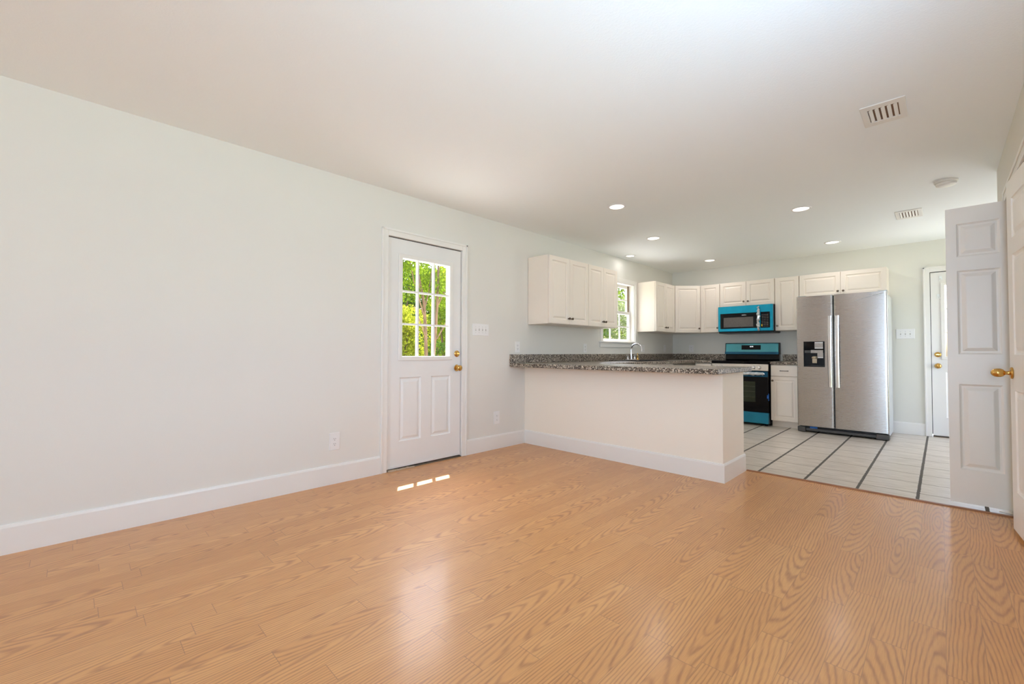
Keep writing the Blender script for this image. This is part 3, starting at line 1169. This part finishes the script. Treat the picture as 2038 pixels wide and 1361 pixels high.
hd = obj('handle', bm, 'bright', od, smooth=True)
bm = bmesh.new()
rs = random.Random(8)
pts = [(.055+k*(.655/26), -.063+rs.uniform(-.004, .004), .734+rs.uniform(-.005, .003)) for k in range(27)]
tube(bm, pts, [.021+rs.uniform(-.003, .005) for _ in pts], 9)
obj('plastic_wrap', bm, 'wrap', od)
bm = bmesh.new()
box(bm, .004, W_-.004, -.026, .03, .035, .188)
obj('drawer', bm, 'film4', t, bevel=.005)
for x in (.05, W_-.05):
    for y in (.06, .55):
        bm = bmesh.new()
        lathe(bm, [(0, 0), (.02, 0), (.02, .03), (0, .031)], 12, Matrix.Translation((x, y, 0)))
        obj('foot', bm, 'black', t)
bm = bmesh.new()
prism(bm, [(.601, .905), (.575, .93), (.585, 1.0), (.60, 1.012), (.64, 1.012), (.645, .905)], 'x', .004, W_-.004)
obj('backguard_base', bm, 'bglass', t)
bm = bmesh.new()
prism(bm, [(.568, 1.005), (.560, 1.04), (.575, 1.175), (.585, 1.182), (.645, 1.182), (.645, 1.005)], 'x', .0, W_)
bg_ = obj('backguard', bm, 'black', t, bevel=.003)


def on_guard(a, b, z0_, z1_, off):
    bm = bmesh.new()

    def y(z):
        return .560+(z-1.04)/(1.175-1.04)*.015
    vv = [(a, y(z0_)-off, z0_), (b, y(z0_)-off, z0_), (b, y(z1_)-off, z1_), (a, y(z1_)-off, z1_)]
    A = [bm.verts.new(q) for q in vv]
    Bv = [bm.verts.new((q[0], q[1]+.002, q[2])) for q in vv]
    bm.faces.new(A)
    bm.faces.new(Bv[::-1])
    for i in range(4):
        bm.faces.new((A[i], Bv[i], Bv[(i+1) % 4], A[(i+1) % 4]))
    return bm


obj('film_upper', on_guard(.012, W_-.012, 1.045, 1.172, .002), 'film2', bg_)
obj('film_lower', on_guard(.0, W_-.006, 1.008, 1.045, .006), 'film3', bg_)
dp = obj('display', on_guard(.245, .515, 1.078, 1.148, .004), 'bglass', bg_)
bm = bmesh.new()
for k, x in enumerate((.365, .376, .391, .402)):
    b2 = on_guard(x, x+.008, 1.119, 1.134, .0055)
    me = bpy.data.meshes.new('q')
    b2.to_mesh(me)
    b2.free()
    bm.from_mesh(me)
    bpy.data.meshes.remove(me)
obj('clock_digits', bm, 'display', dp)
bm = bmesh.new()
box(bm, W_-.003, W_+.004, -.03, -.01, .36, .46)
box(bm, W_-.018, W_+.004, -.033, -.0285, .39, .44)
obj('packing_tape', bm, 'tape', t)

# ------------------------------------------------------------------ refrigerator
FYF = 6.735
t = thing('refrigerator', 'stainless side-by-side refrigerator with ice dispenser', 'refrigerator', (2.043, FYF, 0))
FW, FH = .913, 1.768
obj('body', B(.006, FW-.006, .075, .72, .03, 1.745), 'fridgeside', t, bevel=.004)


def bowed(x0, x1, z0_, z1_, hole=None):
    """door with a softly bowed front"""
    bm = bmesh.new()
    n = 16
    xs = [x0+(x1-x0)*k/n for k in range(n+1)]+[x0+.003, x0+.007, x0+.011, x1-.003, x1-.007, x1-.011]
    xs = sorted(xs)
    if hole:
        xs = sorted(set(xs+[hole[0], hole[1]]))
        xs = [x for x in xs if not any(0 < abs(x-q) < .004 for q in hole[:2]) or x in hole[:2]]

    def fy(x):
        q = (x-(x0+x1)/2)/((x1-x0)/2)
        d = max(0, .009-min(x-x0, x1-x))
        return .003*q*q+.006*(d/.009)**2
    zs = [z0_, z1_] if not hole else [z0_, hole[2], hole[3], z1_]
    F = {(i, j): bm.verts.new((x, fy(x), z)) for i, x in enumerate(xs) for j, z in enumerate(zs)}
    Bk = {(i, j): bm.verts.new((x, .07, z)) for i, x in enumerate(xs) for j, z in enumerate(zs)}
    for i in range(len(xs)-1):
        for j in range(len(zs)-1):
            if hole and j == 1 and hole[0] < (xs[i]+xs[i+1])/2 < hole[1]:
                continue
            bm.faces.new([F[a] for a in ((i, j), (i+1, j), (i+1, j+1), (i, j+1))])
            bm.faces.new([Bk[a] for a in ((i, j), (i, j+1), (i+1, j+1), (i+1, j))])
    for i in range(len(xs)-1):
        for j in (0, len(zs)-1):
            bm.faces.new((F[i, j], F[i+1, j], Bk[i+1, j], Bk[i, j]))
    for j in range(len(zs)-1):
        for i in (0, len(xs)-1):
            bm.faces.new((F[i, j], F[i, j+1], Bk[i, j+1], Bk[i, j]))
    return bm


HOLE = (.078, .298, .856, 1.175)
SPL = .388
ld = obj('freezer_door', bowed(0, SPL, .085, FH, HOLE), 'steel', t, smooth=True, angle=30)
rd = obj('fridge_door', bowed(SPL+.012, FW, .085, FH), 'steel', t, smooth=True, angle=30)
obj('door_gap', B(SPL-.004, SPL+.016, .03, .076, .085, FH-.01), 'black', t)
for nm, x, dr in (('handle', SPL-.030, ld), ('handle', SPL+.045, rd)):
    bm = bmesh.new()
    zs = [.60+k*.9/14 for k in range(15)]
    hw = .020
    A = []
    for z in zs:
        q = (z-1.05)/.45
        y = -.03-.022*(1-q*q)
        A.append([bm.verts.new(p) for p in ((x-hw, y+.004, z), (x-hw*.6, y-.004, z), (x+hw*.6, y-.004, z), (x+hw, y+.004, z), (x+hw, y+.016, z), (x-hw, y+.016, z))])
    for a, b in zip(A, A[1:]):
        for k in range(6):
            bm.faces.new((a[k], a[(k+1) % 6], b[(k+1) % 6], b[k]))
    bm.faces.new(A[0][::-1])
    bm.faces.new(A[-1])
    for z in (.62, 1.48):
        box(bm, x-.012, x+.012, -.028, .016, z-.014, z+.014)
    obj(nm, bm, 'bright', dr)
dsp = obj('dispenser', B(.078, .298, .0, .012, 1.03, 1.175), 'bglass', ld, bevel=.004)
bm = bmesh.new()
box(bm, .078, .298, .062, .066, .856, 1.04)
box(bm, .078, .083, .002, .064, .856, 1.04)
box(bm, .293, .298, .002, .064, .856, 1.04)
box(bm, .078, .298, -.004, .064, .856, .866)
obj('recess', bm, 'black', dsp)
bm = bmesh.new()
frame_ring(bm, .074, .302, .852, 1.179, .006, -.002, .008)
obj('bezel', bm, 'black', dsp)
obj('chute_strip', B(.086, .165, -.003, .0, 1.03, 1.065), 'dgrey', dsp)
bm = bmesh.new()
box(bm, .195, .285, -.0045, -.001, 1.085, 1.172)
box(bm, .155, .285, -.0055, -.001, 1.03, 1.068)
box(bm, .225, .286, -.005, -.001, .965, 1.03)
obj('leaflet', bm, 'manual', dsp)
for z in (1.158, 1.088, .968):
    obj('leaflet_band', B(.20 if z > 1 else .23, .284, -.0065, -.004, z, z+.010), 'paper', dsp)
bm = bmesh.new()
lathe(bm, [(0, 0), (.03, 0), (.034, .012), (.03, .028), (.018, .034), (0, .034)], 18, Matrix.Translation((.19, .030, .955)))
box(bm, .165, .215, .02, .045, .90, .955)
obj('water_paddle', bm, plain('beige_knob', srgb(186, 168, 142), .4, .3, .1), dsp)
bm = bmesh.new()
box(bm, .15, .26, .0, .05, .8665, .872)
obj('drip_tray', bm, 'dgrey', dsp)
bm = bmesh.new()
box(bm, .02, FW-.02, .03, .5, .022, .075)
obj('base_grille', bm, 'black', t)
obj('base_rail', B(.09, FW-.12, .012, .03, .022, .055), 'dgrey', t, bevel=.003)
for a, b in ((-.002, .085), (FW-.12, FW+.002)):
    obj('roller_cover', B(a, b, -.004, .06, .008, .072), 'dgrey', t, bevel=.008)
obj('packing_tape', B(.13, .21, .022, .0295, .05, .078), 'tape', t)
for a, b in ((.0, .10), (FW-.10, FW)):
    obj('hinge_cover', B(a+.01, b, .02, .16, FH-.018, FH+.012), 'fridgeside', t, bevel=.004)
lb = obj('energy_label', B(FW-.0062, FW-.0052, .085, .20, 1.575, 1.70), 'paper', t)
obj('label_print', B(FW-.0053, FW-.0046, .095, .15, 1.61, 1.68), 'labelblue', lb)
bm = bmesh.new()
pts = [(.60, -.001, 1.668), (.66, -.002, 1.688), (.72, -.002, 1.703), (.78, -.0015, 1.722), (.84, .0005, 1.735), (.885, .004, 1.748)]
tube(bm, pts, [.0015, .003, .0025, .004, .005, .003], 6)
tube(bm, [(.79, -.001, 1.715), (.83, .0, 1.712), (.87, .003, 1.733)], [.001, .003, .0015], 6)
obj('film_crease', bm, 'wrap', rd)

# ------------------------------------------------------------------ plates, outlets, hooks
def plate(name, label, cat, loc, rot, w, h, kind, n=1, grp=None):
    t = thing(name, label, cat, loc, rot, grp)
    obj('cover_plate', B(-w/2, w/2, -.006, 0, -h/2, h/2), 'plastic', t, bevel=.003)
    for k in range(n):
        x = (k-(n-1)/2)*(.046)
        if kind == 'toggle':
            bm = bmesh.new()
            box(bm, x-.005, x+.005, -.0068, -.0058, -.012, .012)
            s = obj('switch_slot', bm, 'manual', t)
            prism_b = bmesh.new()
            prism(prism_b, [(-.006, -.002), (-.018, .006), (-.017, .011), (-.006, .008)], 'x', x-.004, x+.004)
            obj('toggle', prism_b, 'plastic', s)
            for z in (-.03, .03):
                bm = bmesh.new()
                lathe(bm, [(0, 0), (.003, 0), (.002, .0012), (0, .0013)], 8, to_dir(Vector((x, -.006, z)), (0, -1, 0)))
                obj('screw', bm, 'manual', t)
        elif kind == 'rocker':
            s = obj('rocker', B(x-.0165, x+.0165, -.0085, -.006, -.033, .033), 'plastic', t, bevel=.0015)
            obj('rocker_gap', B(x-.0178, x+.0178, -.0066, -.0058, -.0345, .0345), 'manual', s)
        elif kind in ('duplex', 'gfci'):
            for z in (-.02, .02):
                bm = bmesh.new()
                if kind == 'duplex':
                    lathe(bm, [(0, 0), (.0165, 0), (.0165, .0015), (.0155, .002), (0, .002)], 20, to_dir(Vector((x, -.006, z)), (0, -1, 0)))
                else:
                    box(bm, x-.0165, x+.0165, -.008, -.006, z-.017, z+.014)
                s = obj('socket', bm, 'plastic', t)
                bm = bmesh.new()
                y0, y1 = -.0086, -.0078
                box(bm, x-.0078, x-.0055, y0, y1, z-.002, z+.007)
                box(bm, x+.0055, x+.0078, y0, y1, z-.002, z+.006)
                lathe(bm, [(0, 0), (.0028, 0), (0, .0006)], 10, to_dir(Vector((x, -.008, z-.009)), (0, -1, 0)))
                obj('slots', bm, 'offslot', s)
    return t


plate('switch_plate', 'white four-gang light switch plate right of the glazed door', 'light switch', (0, 2.980, 1.262), FL, .222, .12, 'toggle', 4)
plate('wall_outlet', 'white duplex outlet low on the long wall left of the glazed door', 'outlet', (0, 1.464, .329), FL, .083, .135, 'duplex', 1)
plate('wall_outlet', 'white duplex outlet low on the wall between glazed door and peninsula', 'outlet', (0, 3.213, .330), FL, .083, .135, 'duplex', 1)
plate('wall_outlet', 'white outlet just above the end of the peninsula backsplash', 'outlet', (0, 3.530, 1.088), FL, .078, .125, 'gfci', 1)
plate('wall_outlet', 'white outlet on the wall under the wall cabinets left of the window', 'outlet', (0, 4.837, 1.085), FL, .076, .118, 'gfci', 1)
plate('switch_plate', 'white two-gang plate behind the faucet', 'light switch', (0, 6.42, 1.093), FL, .118, .118, 'rocker', 2)
plate('switch_plate', 'white single switch plate near the kitchen corner', 'light switch', (0, 7.20, 1.10), FL, .076, .118, 'rocker', 1)
plate('wall_outlet', 'white duplex outlet on the back wall left of the stove', 'outlet', (.331, YB, 1.098), FX, .08, .12, 'duplex', 1)
plate('switch_plate', 'white three-gang light switch plate between fridge and back door', 'light switch', (3.075, YB, 1.279), FX, .178, .125, 'toggle', 3)
for k, (z, x, lab) in enumerate(((1.955, 3.405, 'small clear hook near the top of the back door'), (1.735, 3.382, 'small clear hook lower on the back door above the deadbolt'))):
    t = thing('adhesive_hook', lab, 'hook', (x, YB+.008, z))
    obj('base_plate', B(-.012, .014, -.004, 0, -.028, .03), 'paper', t, bevel=.003)
    bm = bmesh.new()
    tube(bm, [(0, -.004, .0), (0, -.014, -.018), (.004, -.02, -.026), (.012, -.022, -.022), (.024, -.018, -.024)], .004, 8)
    obj('hook_arm', bm, 'plastic', t, smooth=True)

# ------------------------------------------------------------------ ceiling fittings
LIGHTS = [
    ((1.189, 3.677), 'recessed ceiling light over the peninsula, nearest the camera on the left'),
    ((2.443, 4.986), 'largest-looking recessed ceiling light, above the tile in front of the fridge'),
    ((.893, 5.02), 'recessed ceiling light above the sink run, behind the peninsula light'),
    ((2.432, 6.781), 'recessed ceiling light directly above the refrigerator front'),
    ((.186, 5.707), 'small recessed ceiling light against the wall over the kitchen window'),
    ((.90, 6.83), 'recessed ceiling light in the back corner above the stove'),
]
for k, ((x, y), lab) in enumerate(LIGHTS):
    t = thing('recessed_light', lab, 'ceiling light', (x, y, H), 0, 'recessed kitchen lights')
    R_ = .088 if k != 4 else .075
    bm = bmesh.new()
    lathe(bm, [(R_-.022, -.001), (R_-.018, -.006), (R_-.004, -.005), (R_, -.0005), (R_-.022, -.0005)], 36)
    obj('trim_ring', bm, 'plastic', t, smooth=True)
    bm = bmesh.new()
    lathe(bm, [(0, -.0025), (R_-.019, -.0025), (R_-.019, -.001), (0, -.001)], 36)
    obj('lens', bm, 'lens', t)
    l = bpy.data.lights.new('recessed_lamp', 'AREA')
    l.shape = 'DISK'
    l.size = 2*(R_-.024)
    l.energy = LAMP_POWER if k != 4 else LAMP_POWER*.25
    l.color = (1, .95, .93)
    lo = bpy.data.objects.new('recessed_lamp', l)
    C.objects.link(lo)
    lo.parent = t
    lo.location = (0, 0, -.008)


def ceiling_vent(label, x0, x1, y0, y1, ns):
    t = thing('ceiling_vent', label, 'air vent', ((x0+x1)/2, (y0+y1)/2, H), 0, 'ceiling air vents')
    a, b = (x1-x0)/2, (y1-y0)/2
    bm = bmesh.new()
    fx_, fy_ = .032, .055
    grid_solid(bm, [-a, -a+fx_, a-fx_, a], [-b, -b+fy_, b-fy_, b], lambda u, v: not (abs(u) < a-fx_ and abs(v) < b-fy_), -.007, -.0005, lambda u, v, q: (u, v, q))
    obj('frame', bm, 'ventm', t, bevel=.003)
    obj('duct_opening', B(-a+fx_, a-fx_, -b+fy_, b-fy_, -.0012, -.0004), 'duct', t)
    wd = 2*(a-fx_)/ns
    for k in range(ns):
        x = -a+fx_+wd*(k+.18)
        bm = bmesh.new()
        prism(bm, [(x, -.010), (x+wd*.62, -.0035), (x+wd*.62, -.0022), (x, -.0085)], 'y', -b+fy_, b-fy_)
        obj('slat', bm, 'ventm', t)


ceiling_vent('larger-looking white ceiling vent near the camera above the living area', 3.083, 3.281, 3.162, 3.453, 5)
ceiling_vent('smaller-looking white ceiling vent far off over the kitchen tile', 3.086, 3.286, 5.75, 6.09, 6)
t = thing('smoke_detector', 'round white smoke detector on the ceiling near the open door leaf', 'smoke detector', (3.447, 4.992, H))
bm = bmesh.new()
lathe(bm, [(0, -.001), (.072, -.001), (.072, -.012), (.066, -.018), (.064, -.018)], 36)
obj('mounting_base', bm, 'smoke', t, smooth=True)
bm = bmesh.new()
lathe(bm, [(.060, -.016), (.064, -.022), (.060, -.036), (.045, -.042), (0, -.043)], 36)
obj('cover', bm, 'smoke', t, smooth=True)

# ------------------------------------------------------------------ outdoors beyond the left wall and the back door
bm = bmesh.new()
box(bm, -40, 30, -20, 50, -.4, -.2)
tag(obj('ground', bm, 'grass'), 'grass outside the house seen through the windows', 'ground', kind='structure')
bm = bmesh.new()
box(bm, -3.4, -.13, .4, 10, -.2, -.06)  # unseen slab added to bounce sunlight up through the glass
box(bm, 2.0, 7.0, YB+.13, YB+4.5, -.2, -.06)
tag(obj('patio', bm, 'concrete'), 'pale concrete slab outside the doors', 'patio', kind='structure')
bm = bmesh.new()
box(bm, -.60, -.13, -3, 9, 2.615, 2.66)
box(bm, -.62, -.58, -3, 9, 2.615, 2.80)
box(bm, -.62, 6, -3, 9, 2.80, 2.84)
tag(obj('roof_eave', bm, 'siding'), 'white roof eave outside above the glazed door', 'roof', kind='structure')


def leaf_cloud(name, parent, mat, blobs, n, size, seed):
    rg = np.random.default_rng(seed)
    V, F = [], []
    wts = np.array([b[1]**2 for b in blobs])
    cnt = (n*wts/wts.sum()).astype(int)
    k = 0
    for (c, r, sq), m_ in zip(blobs, cnt):
        d = rg.normal(size=(m_, 3))
        d /= np.linalg.norm(d, axis=1)[:, None]
        rr = r*rg.uniform(.25, 1.0, m_)**.5
        pos = np.array(c)+d*rr[:, None]*np.array([1, 1, sq])
        q = rg.normal(size=(m_, 3))
        q /= np.linalg.norm(q, axis=1)[:, None]
        p2 = np.cross(q, rg.normal(size=(m_, 3)))
        p2 /= np.linalg.norm(p2, axis=1)[:, None]
        s = size*rg.uniform(.6, 1.25, m_)[:, None]
        V.append(np.stack([pos-q*s, pos+p2*s*.45, pos+q*s, pos-p2*s*.45], 1).reshape(-1, 3))
        F.append(np.arange(m_*4).reshape(-1, 4)+k)
        k += m_*4
    V = np.concatenate(V)
    F = np.concatenate(F)
    off = np.array(parent.location) if parent else 0
    me = bpy.data.meshes.new(name)
    me.from_pydata((V-off).tolist(), [], F.tolist())
    me.materials.append(M[mat])
    o = bpy.data.objects.new(name, me)
    C.objects.link(o)
    o.parent = parent
    return o


def shrub(name, label, cat, loc, mat, blobs, n, size, seed, stems=3, grp='trees and shrubs outside'):
    t = thing(name, label, cat, loc, 0, grp)
    leaf_cloud('foliage', t, mat, blobs, n, size, seed)
    rg = random.Random(seed)
    bm = bmesh.new()
    for k in range(stems):
        c = Vector(blobs[k % len(blobs)][0])-Vector(loc)
        b = Vector((rg.uniform(-.15, .15), rg.uniform(-.15, .15), 0))
        tube(bm, [b, b.lerp(c, .5)+Vector((rg.uniform(-.1, .1), rg.uniform(-.1, .1), 0)), c], [.05, .035, .015], 7)
    obj('stems', bm, 'bark', t, smooth=True)
    return t


# crape myrtle: two main stems straight out from the door, forking
GZ = -.2
t = thing('tree', 'slim two-stemmed tree with tan bark outside the glazed door', 'tree', (-4.5, 5.44, GZ), 0, 'trees and shrubs outside')
base = Vector((-4.5, 5.44, GZ))


def bw(*pts):
    return [Vector(p)-base for p in pts]


for pts, rad in (
    (bw((-4.5, 5.40, GZ), (-4.5, 5.38, .8), (-4.52, 5.36, 1.6), (-4.55, 5.34, 2.1), (-4.6, 5.22, 2.7), (-4.7, 5.05, 3.4), (-4.8, 4.9, 4.2)), [.048, .040, .036, .032, .026, .018, .01]),
    (bw((-4.48, 5.52, GZ), (-4.48, 5.54, .8), (-4.5, 5.62, 1.6), (-4.5, 5.66, 2.2), (-4.55, 5.72, 3.0), (-4.6, 5.85, 4.2)), [.044, .038, .034, .03, .022, .01]),
):
    bm = bmesh.new()
    tube(bm, pts, rad, 10)
    obj('trunk', bm, 'bark', t, smooth=True)
for pts, rad in (
    (bw((-4.53, 5.35, 1.75), (-4.5, 5.22, 2.05), (-4.45, 5.02, 2.5), (-4.4, 4.85, 3.1)), [.02, .017, .013, .007]),
    (bw((-4.54, 5.35, 1.95), (-4.6, 5.5, 2.35), (-4.65, 5.62, 2.9)), [.02, .014, .008]),
    (bw((-4.5, 5.64, 2.0), (-4.45, 5.85, 2.45), (-4.4, 6.1, 2.9), (-4.3, 6.4, 3.3)), [.02, .017, .013, .007]),
    (bw((-4.5, 5.35, 1.35), (-4.3, 5.1, 1.62), (-4.1, 4.8, 1.95)), [.018, .014, .008]),
    (bw((-4.48, 5.62, 1.3), (-4.3, 5.85, 1.8), (-4.1, 6.1, 2.3)), [.016, .014, .008]),
):
    bm = bmesh.new()
    tube(bm, pts, rad, 8)
    obj('branch', bm, 'bark', t, smooth=True)
rg = random.Random(21)
bl = [((-4.6+rg.uniform(-.9, .9), 5.5+rg.uniform(-1.1, 1.2), rg.uniform(2.3, 2.95)), rg.uniform(.35, .5), .6) for _ in range(15)]
leaf_cloud('foliage', t, 'leafA', bl, 6500, .038, 1)


def blobs(cx, cy_, rx, ry, z0_, z1_, n, r, seed):
    g = random.Random(seed)
    return [((cx+g.uniform(-rx, rx), cy_+g.uniform(-ry, ry), g.uniform(z0_, z1_)), r*g.uniform(.7, 1.2), .8) for _ in range(n)]


shrub('shrub', 'yellow-green sunlit shrub left of the slim tree stems', 'shrub', (-6.9, 6.1, GZ), 'leafB', blobs(-6.9, 6.1, .4, .38, .2, 2.5, 14, .42, 2), 5000, .05, 2)
shrub('shrub', 'mid-green shrub right of the slim tree stems', 'shrub', (-6.9, 7.75, GZ), 'leafA', blobs(-6.9, 7.75, .4, .35, .2, 2.4, 14, .42, 3), 5000, .045, 3)
shrub('tree', 'yellowish tree standing behind the two-stemmed tree, right in the door glass', 'tree', (-9.4, 9.7, GZ), 'leafB', blobs(-9.4, 9.7, .5, .55, .8, 3.9, 18, .55, 4), 6000, .065, 4)
shrub('tree', 'dark green tree behind the shrubs, left in the door glass', 'tree', (-12.5, 9.3, GZ), 'leafC', blobs(-12.5, 9.3, .8, 1.0, .4, 4.6, 24, .95, 5), 8000, .085, 5)
shrub('tree', 'dark green tree far behind, right in the door glass', 'tree', (-12.8, 13.6, GZ), 'leafC', blobs(-12.8, 13.6, .8, 1.0, .3, 4.6, 24, .9, 6), 8000, .09, 6)
shrub('tree', 'tall dark tree farthest off, closing the view behind the other trees', 'tree', (-18.5, 15.0, GZ), 'leafC', blobs(-18.5, 15.0, 1.2, 2.4, .4, 5.6, 32, 1.4, 14), 9000, .15, 14)
shrub('shrub', 'low green bush at the bottom left of the door glass', 'shrub', (-5.75, 5.35, GZ), 'leafC', blobs(-5.75, 5.35, .12, .2, .0, 1.05, 9, .27, 7), 2600, .04, 7)
shrub('shrub', 'low dark bush at the bottom right of the door glass', 'shrub', (-5.75, 6.75, GZ), 'leafC', blobs(-5.75, 6.75, .12, .22, .0, 1.15, 9, .27, 8), 2600, .04, 8)
# seen through the kitchen window
shrub('tree', 'grey-green tree close outside the kitchen window', 'tree', (-4.6, 13.5, GZ), 'leafD', blobs(-4.6, 13.5, .7, .9, .7, 3.4, 16, .6, 9), 5600, .045, 9)
shrub('tree', 'mid-green tree behind the grey-green one outside the kitchen window', 'tree', (-7.4, 18.4, GZ), 'leafA', blobs(-7.4, 18.4, .8, 1.2, .6, 4.2, 18, .8, 10), 4200, .075, 10)
shrub('shrub', 'pale yellow-green shrub low outside the kitchen window', 'shrub', (-3.7, 10.7, GZ), 'leafB', blobs(-3.7, 10.7, .35, .4, .1, 1.7, 10, .4, 12), 3000, .05, 12)
shrub('tree', 'dark tree far behind the trees outside the kitchen window', 'tree', (-11.5, 24.0, GZ), 'leafC', blobs(-11.5, 24.0, 1.4, 2.4, .4, 8, 30, 1.4, 13), 7000, .12, 13)
